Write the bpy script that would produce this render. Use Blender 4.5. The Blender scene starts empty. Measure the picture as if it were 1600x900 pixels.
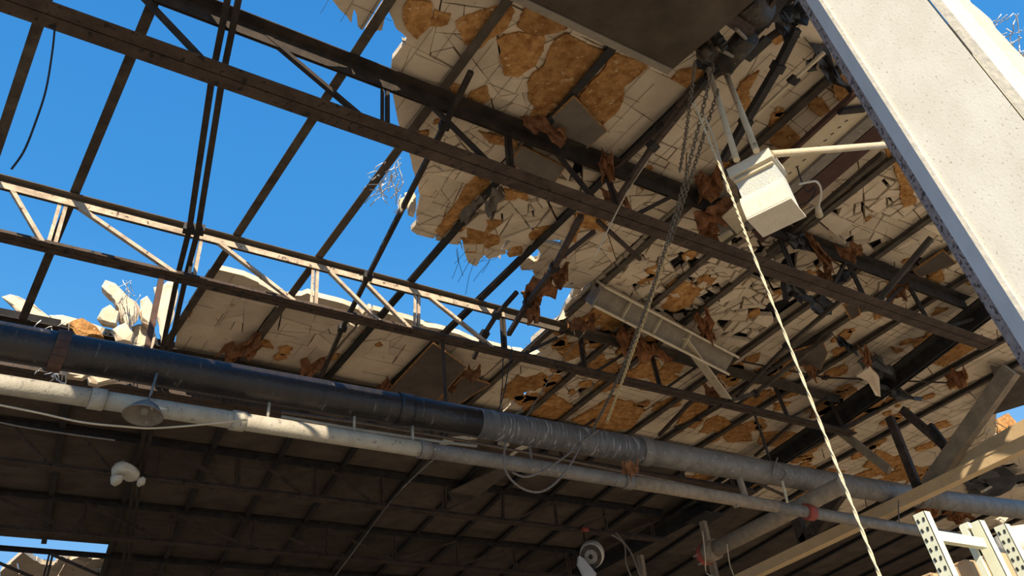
import bpy, bmesh, math, random
from mathutils import Vector as V, Matrix
C = bpy.context.scene.collection
SC = bpy.context.scene
random.seed(7)

# ---------------------------------------------------------------- camera
# rows: image right, image down, view direction, in world axes (x along the trusses, y along the purlins, z up)
ROT = ((0.83147265, -0.54495033, -0.10808498), (0.32773283, 0.63821353, -0.69661659), (0.44860274, 0.54379465, 0.70925521))
FPX, CX, CY = 1250.0, 800.0, 180.0
cam_data = bpy.data.cameras.new('camera')
cam = bpy.data.objects.new('camera', cam_data); C.objects.link(cam)
r0, r1, r2 = (V(r) for r in ROT)
cam.matrix_world = Matrix(((r0.x, -r1.x, -r2.x, 0), (r0.y, -r1.y, -r2.y, 0), (r0.z, -r1.z, -r2.z, 0), (0, 0, 0, 1)))
cam_data.sensor_fit = 'HORIZONTAL'; cam_data.sensor_width = 36
cam_data.lens = 36 * FPX / 1600
cam_data.shift_y = -(450 - CY) / 1600
cam_data.clip_start = 0.02; cam_data.clip_end = 500
SC.camera = cam
FLOOR = -1.6

# ---------------------------------------------------------------- world, sun, exposure
SC.view_settings.view_transform = 'Standard'; SC.view_settings.look = 'None'
SC.view_settings.gamma = 1; SC.view_settings.use_curve_mapping = False
SC.view_settings.exposure = 0.0
w = bpy.data.worlds.new('sky'); SC.world = w; w.use_nodes = True
nt = w.node_tree; nt.nodes.clear()
tc = nt.nodes.new('ShaderNodeTexCoord'); sep = nt.nodes.new('ShaderNodeSeparateXYZ')
ramp = nt.nodes.new('ShaderNodeValToRGB'); bg = nt.nodes.new('ShaderNodeBackground'); out = nt.nodes.new('ShaderNodeOutputWorld')
nt.links.new(tc.outputs['Generated'], sep.inputs[0]); nt.links.new(sep.outputs['Z'], ramp.inputs[0])
nt.links.new(ramp.outputs[0], bg.inputs[0]); nt.links.new(bg.outputs[0], out.inputs[0])
e = ramp.color_ramp.elements
e[0].position = 0.0; e[0].color = (0.42, 0.66, 0.95, 1)
e[1].position = 0.42; e[1].color = (0.125, 0.44, 0.90, 1)
x = e.new(0.60); x.color = (0.060, 0.315, 0.76, 1)
x = e.new(0.85); x.color = (0.040, 0.255, 0.68, 1)
bg.inputs[1].default_value = 1.0
sun_d = bpy.data.lights.new('sun', 'SUN'); sun = bpy.data.objects.new('sun', sun_d); C.objects.link(sun)
sun_d.energy = 8.5; sun_d.color = (1.0, 0.87, 0.68); sun_d.angle = 0.009
SUN_AZ = V((-0.43, -0.90, 0)).normalized(); SUN_EL = math.radians(28.5)
to_sun = SUN_AZ * math.cos(SUN_EL) + V((0, 0, math.sin(SUN_EL)))
sun.rotation_euler = to_sun.to_track_quat('Z', 'Y').to_euler(); sun.location = to_sun * 30

# ---------------------------------------------------------------- photograph measurements -> points of the place
def ray(x, y):
    a, b = (x - CX) / FPX, (y - CY) / FPX
    return r0 * a + r1 * b + r2
def pz(x, y, z): d = ray(x, y); return d * (z / d.z)
def pY(x, y, Y): d = ray(x, y); return d * (Y / d.y)
def pX(x, y, X): d = ray(x, y); return d * (X / d.x)

# ---------------------------------------------------------------- materials
def mat(name, base, var=None, scale=6.0, rough=0.8, metal=0.0, bump=0.0, bscale=40.0, spots=None, sscale=30.0, sthr=0.62, obvar=0.0, streak=None, spec=0.3):
    m = bpy.data.materials.new(name); m.use_nodes = True
    n = m.node_tree; b = n.nodes['Principled BSDF']
    b.inputs['Roughness'].default_value = rough; b.inputs['Metallic'].default_value = metal
    b.inputs['Specular IOR Level'].default_value = spec
    co = n.nodes.new('ShaderNodeTexCoord')
    L = n.links.new
    col = n.nodes.new('ShaderNodeMix'); col.data_type = 'RGBA'
    col.inputs[6].default_value = (*base, 1); col.inputs[7].default_value = (*(var or base), 1)
    src = co.outputs['Object']
    if streak:
        mp = n.nodes.new('ShaderNodeMapping'); mp.inputs['Scale'].default_value = streak
        L(src, mp.inputs[0]); src2 = mp.outputs[0]
    else: src2 = src
    nz = n.nodes.new('ShaderNodeTexNoise'); nz.inputs['Scale'].default_value = scale; nz.inputs['Detail'].default_value = 6; nz.inputs['Roughness'].default_value = 0.65
    L(src2, nz.inputs['Vector'])
    cr = n.nodes.new('ShaderNodeValToRGB'); cr.color_ramp.elements[0].position = 0.36; cr.color_ramp.elements[1].position = 0.66
    L(nz.outputs['Fac'], cr.inputs[0]); L(cr.outputs[0], col.inputs[0])
    res = col.outputs[2]
    if spots:
        n2 = n.nodes.new('ShaderNodeTexNoise'); n2.inputs['Scale'].default_value = sscale; n2.inputs['Detail'].default_value = 4
        L(src2 if streak else src, n2.inputs['Vector'])
        c2 = n.nodes.new('ShaderNodeValToRGB'); c2.color_ramp.elements[0].position = sthr; c2.color_ramp.elements[1].position = sthr + 0.06
        L(n2.outputs['Fac'], c2.inputs[0])
        mx = n.nodes.new('ShaderNodeMix'); mx.data_type = 'RGBA'; L(c2.outputs[0], mx.inputs[0]); L(res, mx.inputs[6]); mx.inputs[7].default_value = (*spots, 1)
        res = mx.outputs[2]
    if obvar:
        oi = n.nodes.new('ShaderNodeObjectInfo'); mr = n.nodes.new('ShaderNodeMapRange')
        mr.inputs[3].default_value = 1 - obvar; mr.inputs[4].default_value = 1 + obvar * 0.6
        L(oi.outputs['Random'], mr.inputs[0])
        hv = n.nodes.new('ShaderNodeHueSaturation'); L(mr.outputs[0], hv.inputs['Value']); L(res, hv.inputs['Color']); res = hv.outputs[0]
    L(res, b.inputs['Base Color'])
    if bump:
        nb = n.nodes.new('ShaderNodeTexNoise'); nb.inputs['Scale'].default_value = bscale; nb.inputs['Detail'].default_value = 5
        L(src, nb.inputs['Vector'])
        bp = n.nodes.new('ShaderNodeBump'); bp.inputs['Strength'].default_value = bump; bp.inputs['Distance'].default_value = 0.02
        L(nb.outputs['Fac'], bp.inputs['Height']); L(bp.outputs[0], b.inputs['Normal'])
    return m
M = {}
M['steel'] = mat('sooty_steel', (0.022, 0.017, 0.013), (0.055, 0.039, 0.027), 7, 0.75, 0, 0.2, 60)
M['brownsteel'] = mat('brown_steel', (0.043, 0.028, 0.020), (0.085, 0.058, 0.041), 6, 0.7, 0, 0.3, 70, spots=(0.02, 0.015, 0.012), sscale=20, sthr=0.6)
M['purlin'] = mat('dusty_steel', (0.045, 0.034, 0.025), (0.11, 0.088, 0.064), 5, 0.8, 0, 0.2, 60, obvar=0.25)
M['sunpalesteel'] = mat('sunlight_painted_steel', (0.55, 0.44, 0.32), (0.30, 0.23, 0.165), 9, 0.8, 0, 0.3, 60, spots=(0.10, 0.07, 0.05), sscale=25, sthr=0.62)  # pale tone stands for sunlight on the second truss
M['dustysunsteel'] = mat('dusty_sun_toned_steel', (0.105, 0.083, 0.060), (0.065, 0.05, 0.036), 6, 0.85, 0, 0.2, 60)  # dusty tone, also used lighter for sun on one purlin
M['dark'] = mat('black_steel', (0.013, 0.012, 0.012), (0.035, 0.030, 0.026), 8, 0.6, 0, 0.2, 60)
M['gypsum'] = mat('gypsum', (0.70, 0.58, 0.43), (0.60, 0.48, 0.345), 4, 0.95, 0, 0.25, 30, spots=(0.42, 0.26, 0.13), sscale=7, sthr=0.68, obvar=0.13, spec=0.1)
M['fiber'] = mat('torn_fiberboard', (0.56, 0.30, 0.11), (0.27, 0.115, 0.036), 13, 1.0, 0, 0.9, 40, spots=(0.62, 0.43, 0.23), sscale=22, sthr=0.63, obvar=0.2, spec=0.05)
M['rustfiber'] = mat('rust_brown_fiber', (0.33, 0.148, 0.066), (0.13, 0.056, 0.027), 14, 1.0, 0, 0.9, 40, obvar=0.25, spec=0.05)
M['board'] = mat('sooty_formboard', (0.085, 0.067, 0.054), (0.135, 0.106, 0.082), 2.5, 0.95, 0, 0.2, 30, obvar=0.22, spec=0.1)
M['greyboard'] = mat('grey_formboard', (0.14, 0.115, 0.09), (0.20, 0.165, 0.13), 4, 0.95, 0, 0.2, 30, spec=0.1)
M['felt'] = mat('roofing_felt', (0.010, 0.009, 0.009), (0.02, 0.018, 0.017), 8, 0.9)
M['wire'] = mat('mesh_wire', (0.10, 0.075, 0.055), (0.17, 0.13, 0.10), 9, 0.6)
M['whitewire'] = mat('pale_wire', (0.62, 0.62, 0.62), (0.75, 0.75, 0.74), 9, 0.5)
M['column'] = mat('column_paint', (0.71, 0.675, 0.58), (0.63, 0.59, 0.49), 6, 0.8, 0, 0.06, 120, spots=(0.40, 0.355, 0.28), sscale=130, sthr=0.63, streak=(1, 1, 0.7))
M['rustedge'] = mat('rust_speckled_paint', (0.20, 0.155, 0.14), (0.30, 0.25, 0.23), 45, 0.85, 0, 0.5, 60, spots=(0.07, 0.05, 0.045), sscale=70, sthr=0.55)
M['greyshadepaint'] = mat('grey_paint_and_shade', (0.55, 0.55, 0.55), (0.48, 0.48, 0.48), 6, 0.7, 0, 0.1, 50)
M['blackpipe'] = mat('tarred_pipe', (0.024, 0.018, 0.015), (0.011, 0.010, 0.010), 5, 0.38, 0, 0.3, 40, spots=(0.085, 0.072, 0.062), sscale=9, sthr=0.64, streak=(3.2, 1, 0.5), spec=0.5)
M['frostpipe'] = mat('frosted_pipe', (0.075, 0.068, 0.062), (0.15, 0.14, 0.13), 9, 0.5, 0, 0.4, 40, spots=(0.34, 0.32, 0.30), sscale=11, sthr=0.6, streak=(4, 1, 0.4), spec=0.5)
M['greypipe'] = mat('galvanised_pipe', (0.235, 0.205, 0.17), (0.15, 0.13, 0.108), 8, 0.5, 0.1, 0.3, 50, spots=(0.36, 0.33, 0.29), sscale=30, sthr=0.64, spec=0.4)
M['palepipe'] = mat('pale_painted_pipe', (0.44, 0.40, 0.315), (0.33, 0.295, 0.23), 7, 0.6, 0, 0.2, 60, spots=(0.22, 0.19, 0.16), sscale=25, sthr=0.63)
M['dustpipe'] = mat('dusty_pipe', (0.33, 0.26, 0.18), (0.22, 0.17, 0.12), 12, 0.9, 0, 0.4, 50)
M['redfit'] = mat('red_fitting', (0.38, 0.075, 0.045), (0.22, 0.05, 0.035), 15, 0.6)
M['strap'] = mat('rusty_strap', (0.10, 0.055, 0.04), (0.06, 0.035, 0.028), 12, 0.8)
M['lampwhite'] = mat('white_enamel', (0.68, 0.62, 0.50), (0.60, 0.55, 0.45), 10, 0.6, 0, 0.2, 40, spots=(0.45, 0.40, 0.30), sscale=40, sthr=0.68)
M['boxface'] = mat('mottled_white_sheet', (0.46, 0.48, 0.45), (0.58, 0.56, 0.48), 5, 0.7, 0, 0.35, 90, spots=(0.70, 0.64, 0.48), sscale=14, sthr=0.6)
M['cream'] = mat('cream_enamel', (0.62, 0.52, 0.36), (0.52, 0.42, 0.28), 6, 0.7, 0, 0.15, 50, spots=(0.25, 0.18, 0.11), sscale=12, sthr=0.66)
M['duct'] = mat('sooty_sheet_metal', (0.040, 0.027, 0.017), (0.078, 0.056, 0.035), 3, 0.6, 0.1, 0.25, 9, spots=(0.15, 0.12, 0.085), sscale=60, sthr=0.7)
M['ductlip'] = mat('dusty_lip_and_web_shade', (0.25, 0.21, 0.155), (0.18, 0.15, 0.115), 10, 0.7)
M['brownboard'] = mat('dark_brown_paint', (0.055, 0.025, 0.018), (0.08, 0.04, 0.03), 7, 0.7)
M['tan'] = mat('tan_paint', (0.60, 0.44, 0.25), (0.52, 0.37, 0.20), 4, 0.7, 0, 0.1, 40)
M['tanbrace'] = mat('tan_dusty_steel', (0.33, 0.25, 0.155), (0.20, 0.15, 0.10), 5, 0.8, 0, 0.2, 40)
M['rack'] = mat('pale_rack_enamel', (0.72, 0.72, 0.55), (0.64, 0.65, 0.48), 10, 0.5, spots=(0.40, 0.30, 0.16), sscale=45, sthr=0.7)
M['hole'] = mat('shadowed_slot', (0.02, 0.02, 0.018), (0.03, 0.03, 0.025), 5, 0.9)
M['carton'] = mat('cardboard', (0.55, 0.37, 0.20), (0.47, 0.31, 0.17), 5, 0.9, 0, 0.1, 50)
M['tape'] = mat('grey_tape', (0.42, 0.42, 0.38), (0.36, 0.36, 0.33), 9, 0.4)
M['rope'] = mat('pale_rope', (0.74, 0.64, 0.44), (0.55, 0.45, 0.29), 60, 0.9, 0, 0.4, 200)
M['chain'] = mat('dull_chain', (0.22, 0.185, 0.14), (0.13, 0.11, 0.085), 30, 0.5, 0.3)
M['sungold'] = mat('sunlight_gold_chain', (0.75, 0.58, 0.30), (0.55, 0.42, 0.22), 30, 0.4, 0.2)
M['cable'] = mat('dusty_cable', (0.22, 0.18, 0.14), (0.15, 0.12, 0.10), 20, 0.8)
M['blackcable'] = mat('black_cable', (0.02, 0.018, 0.018), (0.035, 0.03, 0.03), 20, 0.6)
M['glass'] = mat('dusty_lens', (0.20, 0.19, 0.17), (0.30, 0.28, 0.25), 20, 0.3)
M['motor'] = mat('greasy_iron', (0.030, 0.026, 0.022), (0.085, 0.065, 0.045), 12, 0.5, 0.2, 0.4, 50, spots=(0.26, 0.22, 0.17), sscale=50, sthr=0.68)
M['concrete'] = mat('dusty_concrete', (0.38, 0.315, 0.235), (0.31, 0.255, 0.185), 0.8, 0.95, 0, 0.3, 8, spots=(0.26, 0.20, 0.14), sscale=2, sthr=0.64)
M['darkfloor'] = mat('bounce_cut_floor', (0.075, 0.062, 0.05), (0.045, 0.038, 0.031), 0.8, 0.95)
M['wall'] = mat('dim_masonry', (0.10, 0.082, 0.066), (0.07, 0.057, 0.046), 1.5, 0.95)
M['plastic'] = mat('black_plastic', (0.012, 0.012, 0.014), (0.03, 0.03, 0.032), 6, 0.35, 0, 0.3, 20, spec=0.5)

# ---------------------------------------------------------------- mesh helpers
def frame(d, up=V((0, 0, 1))):
    d = d.normalized()
    s = d.cross(up)
    if s.length < 1e-4: s = d.cross(V((0, 1, 0)))
    s.normalize()
    return d, s, s.cross(d).normalized()
class MB:
    def __init__(self): self.v = []; self.f = []; self.sm = False
    def add(self, vs, fs):
        o = len(self.v); self.v += [V(p) for p in vs]; self.f += [tuple(i + o for i in f) for f in fs]; return self
    def prism(self, prof, p, q, up=V((0, 0, 1))):          # profile (side, up) swept from p to q
        d, s, u = frame(q - p, up); n = len(prof)
        vs = [p + s * a + u * b for a, b in prof] + [q + s * a + u * b for a, b in prof]
        fs = [(i, (i + 1) % n, n + (i + 1) % n, n + i) for i in range(n)] + [tuple(range(n - 1, -1, -1)), tuple(range(n, 2 * n))]
        return self.add(vs, fs)
    def bar(self, p, q, wd, ht, up=V((0, 0, 1))):
        a, b = wd / 2, ht / 2
        return self.prism([(-a, -b), (a, -b), (a, b), (-a, b)], p, q, up)
    def angle(self, p, q, leg, t, sx=1, sz=-1, off=0.0, up=V((0, 0, 1)), leg2=None):   # L section, corner at the line
        l2 = leg2 or leg
        pr = [(0, 0), (leg, 0), (leg, t), (t, t), (t, l2), (0, l2)]
        pr = [(sx * (a + off), sz * b) for a, b in pr]
        return self.prism(pr, p, q, up)
    def box(self, lo, hi):
        x0, y0, z0 = lo; x1, y1, z1 = hi
        return self.add([(x0, y0, z0), (x1, y0, z0), (x1, y1, z0), (x0, y1, z0), (x0, y0, z1), (x1, y0, z1), (x1, y1, z1), (x0, y1, z1)],
                        [(0, 3, 2, 1), (4, 5, 6, 7), (0, 1, 5, 4), (1, 2, 6, 5), (2, 3, 7, 6), (3, 0, 4, 7)])
    def tube(self, pts, r, n=8, cap=True):
        pts = [V(p) for p in pts]; k = len(pts); rs = r if isinstance(r, (list, tuple)) else [r] * k
        ref = V((0.13, 0.31, 0.94)); rings = []
        for i in range(k):
            d = (pts[min(i + 1, k - 1)] - pts[max(i - 1, 0)]).normalized()
            s = d.cross(ref)
            if s.length < 0.05: s = d.cross(V((1, 0, 0)))
            s.normalize(); u = s.cross(d)
            rings.append([pts[i] + (s * math.cos(2 * math.pi * j / n) + u * math.sin(2 * math.pi * j / n)) * rs[i] for j in range(n)])
        vs = [p for rg in rings for p in rg]; fs = []
        for i in range(k - 1):
            for j in range(n):
                a, b = i * n + j, i * n + (j + 1) % n
                fs.append((a, b, b + n, a + n))
        if cap: fs += [tuple(range(n - 1, -1, -1)), tuple((k - 1) * n + j for j in range(n))]
        self.sm = True
        return self.add(vs, fs)
    def slab(self, poly, z0, z1, fn=None):                   # poly in xy, extruded between z0 and z1 (+ fn(x, y) offset)
        n = len(poly); g = fn or (lambda x, y: 0.0)
        vs = [(x, y, z0 + g(x, y)) for x, y in poly] + [(x, y, z1 + g(x, y)) for x, y in poly]
        return self.add(vs, [tuple(range(n - 1, -1, -1)), tuple(range(n, 2 * n))] + [(i, (i + 1) % n, n + (i + 1) % n, n + i) for i in range(n)])
    def plate(self, pts, t, nrm=None):                        # flat outline in space with thickness t
        pts = [V(p) for p in pts]; n = len(pts)
        if nrm is None:
            nrm = V((0, 0, 0))
            for i in range(n): nrm += pts[i].cross(pts[(i + 1) % n])
        nrm = V(nrm).normalized() * t
        return self.add(pts + [p + nrm for p in pts], [tuple(range(n - 1, -1, -1)), tuple(range(n, 2 * n))] + [(i, (i + 1) % n, n + (i + 1) % n, n + i) for i in range(n)])
    def build(self, name, m, parent=None, loc=None):
        o0 = parent.matrix_world.translation if parent is not None else (V(loc) if loc is not None else (sum(self.v, V((0, 0, 0))) / max(1, len(self.v))))
        if parent is not None: o0 = V(parent['_o'])
        me = bpy.data.meshes.new(name)
        me.from_pydata([tuple(p - o0) for p in self.v], [], self.f); me.materials.append(M[m])
        bm = bmesh.new(); bm.from_mesh(me); bmesh.ops.recalc_face_normals(bm, faces=bm.faces); bm.to_mesh(me); bm.free()
        if self.sm:
            for p in me.polygons: p.use_smooth = len(p.vertices) == 4
        o = bpy.data.objects.new(name, me); C.objects.link(o)
        if parent is not None: o.parent = parent; o['_o'] = tuple(o0)
        else: o.location = o0; o['_o'] = tuple(o0)
        return o
def tag(o, label, cat=None, group=None, kind=None):
    o['label'] = label
    if cat: o['category'] = cat
    if group: o['group'] = group
    if kind: o['kind'] = kind
    return o
def thing(name, loc, label, cat=None, group=None, kind=None):
    o = bpy.data.objects.new(name, None); C.objects.link(o); o.location = V(loc); o['_o'] = tuple(V(loc))
    o.empty_display_size = 0.1
    return tag(o, label, cat, group, kind)
# part under a part: verts are given in world space, parent chain carries '_o' of its own origin
def sub(mb, name, m, part):
    o = mb.build(name, m, part); return o

# ---------------------------------------------------------------- polygons and cracks
def inside(x, y, poly):
    c = False; n = len(poly); j = n - 1
    for i in range(n):
        xi, yi = poly[i]; xj, yj = poly[j]
        if (yi > y) != (yj > y) and x < (xj - xi) * (y - yi) / (yj - yi) + xi: c = not c
        j = i
    return c
def clip(poly, a, b, c):                                       # keep a*x + b*y <= c
    res = []; n = len(poly)
    for i in range(n):
        p, q = poly[i], poly[(i + 1) % n]
        dp, dq = a * p[0] + b * p[1] - c, a * q[0] + b * q[1] - c
        if dp <= 0: res.append(p)
        if (dp < 0 < dq) or (dq < 0 < dp):
            t = dp / (dp - dq); res.append((p[0] + (q[0] - p[0]) * t, p[1] + (q[1] - p[1]) * t))
    return res
def area(poly): return 0.5 * sum(poly[i][0] * poly[(i + 1) % len(poly)][1] - poly[(i + 1) % len(poly)][0] * poly[i][1] for i in range(len(poly)))
def centroid(poly): n = len(poly); return (sum(p[0] for p in poly) / n, sum(p[1] for p in poly) / n)
def shards(rect, size, rnd):                                     # plaster breaking: pieces split again and again by skewed cracks
    x0, y0, x1, y1 = rect; out = []; todo = [[(x0, y0), (x1, y0), (x1, y1), (x0, y1)]]
    while todo:
        p = todo.pop(); A = abs(area(p)); lim = size * size * rnd.choice((0.35, 0.8, 1.2, 2.2))
        if A < lim or A < 0.004: out.append(p if area(p) > 0 else p[::-1]); continue
        n = len(p); best = max(range(n), key=lambda i: (p[i][0] - p[(i + 1) % n][0]) ** 2 + (p[i][1] - p[(i + 1) % n][1]) ** 2)
        q, r = p[best], p[(best + 1) % n]; dx, dy = r[0] - q[0], r[1] - q[1]; L = math.hypot(dx, dy)
        an = math.atan2(dy, dx) + rnd.uniform(-.75, .75) * (1 if rnd.random() < .75 else .2); t = rnd.uniform(.3, .7)
        c = (q[0] + dx * t, q[1] + dy * t); m = (math.cos(an), math.sin(an)); k = m[0] * c[0] + m[1] * c[1]
        u, w = clip(p, m[0], m[1], k), clip(p, -m[0], -m[1], -k)
        if len(u) < 3 or len(w) < 3: out.append(p); continue
        todo += [u, w]
    return out
def inset(poly, g):
    if area(poly) < 0: poly = poly[::-1]
    res = poly; n = len(poly)
    for i in range(n):
        p, q = poly[i], poly[(i + 1) % n]; a, b = q[1] - p[1], p[0] - q[0]; L = math.hypot(a, b)
        if L < 1e-6: continue
        res = clip(res, a / L, b / L, (a * p[0] + b * p[1]) / L - g)
        if len(res) < 3: return poly
    return res
def ragged(poly, amp, step, rnd):
    res = []; n = len(poly)
    for i in range(n):
        p, q = poly[i], poly[(i + 1) % n]
        L = math.hypot(q[0] - p[0], q[1] - p[1]); k = max(1, int(L / step))
        for j in range(k):
            t = j / k; a = amp if j else amp * 0.4
            res.append((p[0] + (q[0] - p[0]) * t + rnd.uniform(-a, a), p[1] + (q[1] - p[1]) * t + rnd.uniform(-a, a)))
    return res

# ================================================================ SETTING
fl = MB().box((-40, -30, FLOOR - 0.2), (40, 45, FLOOR)).build('floor', 'concrete'); tag(fl, 'dusty pale concrete floor under the broken roof', kind='structure')
f2 = MB().box((-40, 5.2, FLOOR), (2.6, 24, FLOOR + .02)).box((2.6, 9.2, FLOOR), (24, 24, FLOOR + .02)).build('floor', 'darkfloor'); tag(f2, 'unseen dark floor sheet added to cut bounce light under the intact ceiling', kind='structure')  # out-of-view dark sheet, added to weaken bounce on pipes and ceiling
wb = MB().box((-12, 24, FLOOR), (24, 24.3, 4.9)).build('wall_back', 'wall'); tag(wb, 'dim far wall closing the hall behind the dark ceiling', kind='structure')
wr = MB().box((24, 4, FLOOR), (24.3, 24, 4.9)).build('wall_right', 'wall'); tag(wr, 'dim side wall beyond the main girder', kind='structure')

ZD = 4.60                                                       # underside of the gypsum slab
def dk(pts, z=ZD): return [tuple(pz(x, y, z)[:2]) for x, y in pts]
edge_px = [(512, -8), (521, 2), (531, 15), (541, 24), (549, 36), (552, 18), (553, 14), (557, 22), (559, 41), (566, 47), (574, 55), (586, 50), (597, 46), (602, 24),
  (607, 17), (613, 28), (618, 42), (630, 54), (638, 62), (625, 76), (613, 92), (611, 108), (611, 130), (616, 160), (622, 190), (630, 218), (640, 240), (645, 264),
  (652, 286), (656, 308), (650, 336), (651, 349), (642, 360), (652, 366), (678, 374), (694, 376), (716, 380), (722, 372), (726, 392), (731, 407), (744, 412), (750, 400),
  (757, 394), (762, 401), (773, 402), (781, 393), (802, 400), (819, 396), (840, 388), (846, 396), (839, 412), (826, 404), (812, 414), (815, 423), (832, 422), (838, 440),
  (852, 444), (866, 452), (880, 450), (894, 440), (900, 448), (890, 466), (880, 486), (872, 502), (852, 516), (830, 535), (842, 548), (850, 553)]
front_poly = dk(edge_px) + [(5.55, 6.9), (5.6, 8.02), (9.3, 8.02), (9.35, 9.5), (20, 9.5), (20, 7.4), (13.6, 5.9), (12.7, 5.3), (12.9, 4.6), (13.0, 2.9), (8, 1.95), (3.9, 1.1), (3.5, 0.3), (-3.2, 0.3), (-3.2, 2.7), (-0.80, 2.7)] + dk([(2, -5), (296, -5)]) + [(0.36, 2.7), (1.0, 2.7)]  # out-of-view left outline shaped so the deck shades the pale pipe
strip_px = [(285, 438), (300, 446), (318, 424), (331, 419), (352, 424), (380, 431), (402, 441), (428, 455), (445, 462), (470, 463), (480, 459), (500, 466), (535, 474), (560, 484), (566, 491),
  (575, 482), (600, 489), (640, 500), (668, 510), (682, 512), (720, 522), (748, 535), (770, 541), (800, 549), (832, 553), (850, 553)]
strip_poly = dk(strip_px) + [(5.55, 6.9), (5.6, 8.02), (1.62, 8.06), (1.50, 7.5)]

PUR = [-2.95, -2.12, -1.28, -0.43, 0.16, 1.49, 2.26, 3.15, 4.06, 4.98, 5.68, 6.42, 7.5, 8.2, 8.9, 9.83, 10.7, 11.5, 12.6, 13.6, 14.8, 16, 17.4, 20]
# how broken each bay is: (purlin index of the bay) -> list of (y from, y to, cell size, gap, share left out)
def state(i, y):
    xm = (PUR[i] + PUR[i + 1]) / 2
    if xm < 1.4: return 0.55, 0.004, 0.0
    if i == 5: return (0.26, 0.010, 0.0)
    if i == 6: return (0.28, 0.006, 0.0) if y < 3.4 else (0.20, 0.010, 0.03)
    if i == 7: return (0.62, 0.003, 0.0) if y < 3.9 else (0.17, 0.013, 0.03)
    if i == 8: return (0.50, 0.004, 0.0) if y < 3.6 else ((0.24, 0.010, 0.02) if y < 5.2 else (0.34, 0.006, 0.0))
    if i == 9: return (0.34, 0.008, 0.02) if y < 4.2 else ((0.16, 0.017, 0.10) if y < 5.6 else (0.30, 0.007, 0.0))
    if i == 10: return (0.46, 0.006, 0.0) if y < 3.2 else ((0.15, 0.02, 0.14) if y < 5.6 else (0.26, 0.012, 0.03))
    if i == 11: return (0.22, 0.016, 0.06) if y < 3.5 else ((0.17, 0.017, 0.16) if y < 5.2 else (0.6, 0.004, 0.0))
    if i in (12, 13): return (0.26, 0.016, 0.08) if y < 3.9 else (0.66, 0.004, 0.0)
    if i == 14: return (0.5, 0.006, 0.0)
    return (0.45, 0.008, 0.03)
def deck(poly, i0, i1, y0, y1, st, seed, parent, limit=290):
    rnd = random.Random(seed); got = []
    for i in range(i0, i1):
        xa, xb = PUR[i] + 0.012, PUR[i + 1] - 0.012
        y = y0
        while y < y1 - 0.05:
            ye = min(y + 1.15, y1); size, gap, drop = st(i, (y + ye) / 2)
            for c in shards((xa, y, xb, ye), size, rnd):
                cc = poly
                for k in range(len(c)):                          # the outline clipped by the convex piece
                    p, q = c[k], c[(k + 1) % len(c)]
                    cc = clip(cc, q[1] - p[1], p[0] - q[0], (q[1] - p[1]) * p[0] + (p[0] - q[0]) * p[1])
                    if len(cc) < 3: break
                if len(cc) < 3 or abs(area(cc)) < 0.0012: continue
                dropped = rnd.random() < drop
                if dropped: continue
                m = centroid(cc); whole = abs(area(c)) - abs(area(cc)) < 1e-4
                g = gap * rnd.choice((0.12, 0.2, 0.3, 0.45, 1.1)) if rnd.random() < .97 else 0
                if whole:
                    cc = inset(cc, g + .0008)
                    if size > .25: cc = ragged(cc, 0.005, 0.1, rnd)
                tl = 0.14 if size < 0.2 else (0.06 if size < 0.3 else 0.012)
                got.append((abs(area(cc)) / max(1.0, (m[0] ** 2 + m[1] ** 2 + 20)), cc, m, rnd.uniform(-tl, tl), rnd.uniform(-tl, tl), rnd.uniform(-0.035 if size < .2 else -.012, 0.006) if size < 0.4 else rnd.uniform(-.003, .003)))
            y = ye
    got.sort(key=lambda g: -g[0])
    rest = MB()
    for n, (_, cc, m, ta, tb, dz) in enumerate(got):
        fn = lambda x, yy: (x - m[0]) * ta + (yy - m[1]) * tb + dz
        if n < limit:
            mb = MB().slab(cc, ZD, ZD + 0.055, fn)
            mb.build('gypsum_chunk', 'gypsum', parent)
        else: rest.slab(cc, ZD, ZD + 0.055, fn)
    if rest.v: tag(rest.build('small_gypsum_chunks', 'gypsum', parent), 'small gypsum crumbs held by the mesh', kind='stuff')
def felt(poly, x0, x1, y0, y1, parent, step=0.22):
    mb = MB(); x = x0
    while x < x1:
        y = y0
        while y < y1:
            if all(inside(x + a * step, y + b * step, poly) for a in (-.25, .5, 1.25) for b in (-.25, .5, 1.25)):
                mb.box((x, y, ZD + 0.075), (x + step, y + step, ZD + 0.095))
            y += step
        x += step
    if mb.v: mb.build('roofing_felt', 'felt', parent)
def mesh_wires(poly, x0, x1, y0, y1, parent, seed, keep=.55):
    rnd = random.Random(seed); mb = MB()
    def run(a, b):
        L = math.hypot(b[0] - a[0], b[1] - a[1]); k = int(L / 0.3); 
        for j in range(k):
            if rnd.random() > keep: continue
            t0, t1 = j / k, (j + 1.02) / k
            p = (a[0] + (b[0] - a[0]) * t0, a[1] + (b[1] - a[1]) * t0); q = (a[0] + (b[0] - a[0]) * t1, a[1] + (b[1] - a[1]) * t1)
            if inside((p[0] + q[0]) / 2, (p[1] + q[1]) / 2, poly):
                z = ZD - 0.006 - rnd.random() * 0.008
                mb.bar(V((p[0], p[1], z)), V((q[0], q[1], z + rnd.uniform(-.004, .004))), 0.0026, 0.0026)
    x = x0
    while x < x1: run((x, y0), (x + rnd.uniform(-.02, .02), y1)); x += 0.152
    y = y0
    while y < y1: run((x0, y), (x1, y + rnd.uniform(-.02, .02))); y += 0.203
    tag(mb.build('wire_mesh', 'wire', parent), 'thin wire mesh under the gypsum', kind='stuff')

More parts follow.
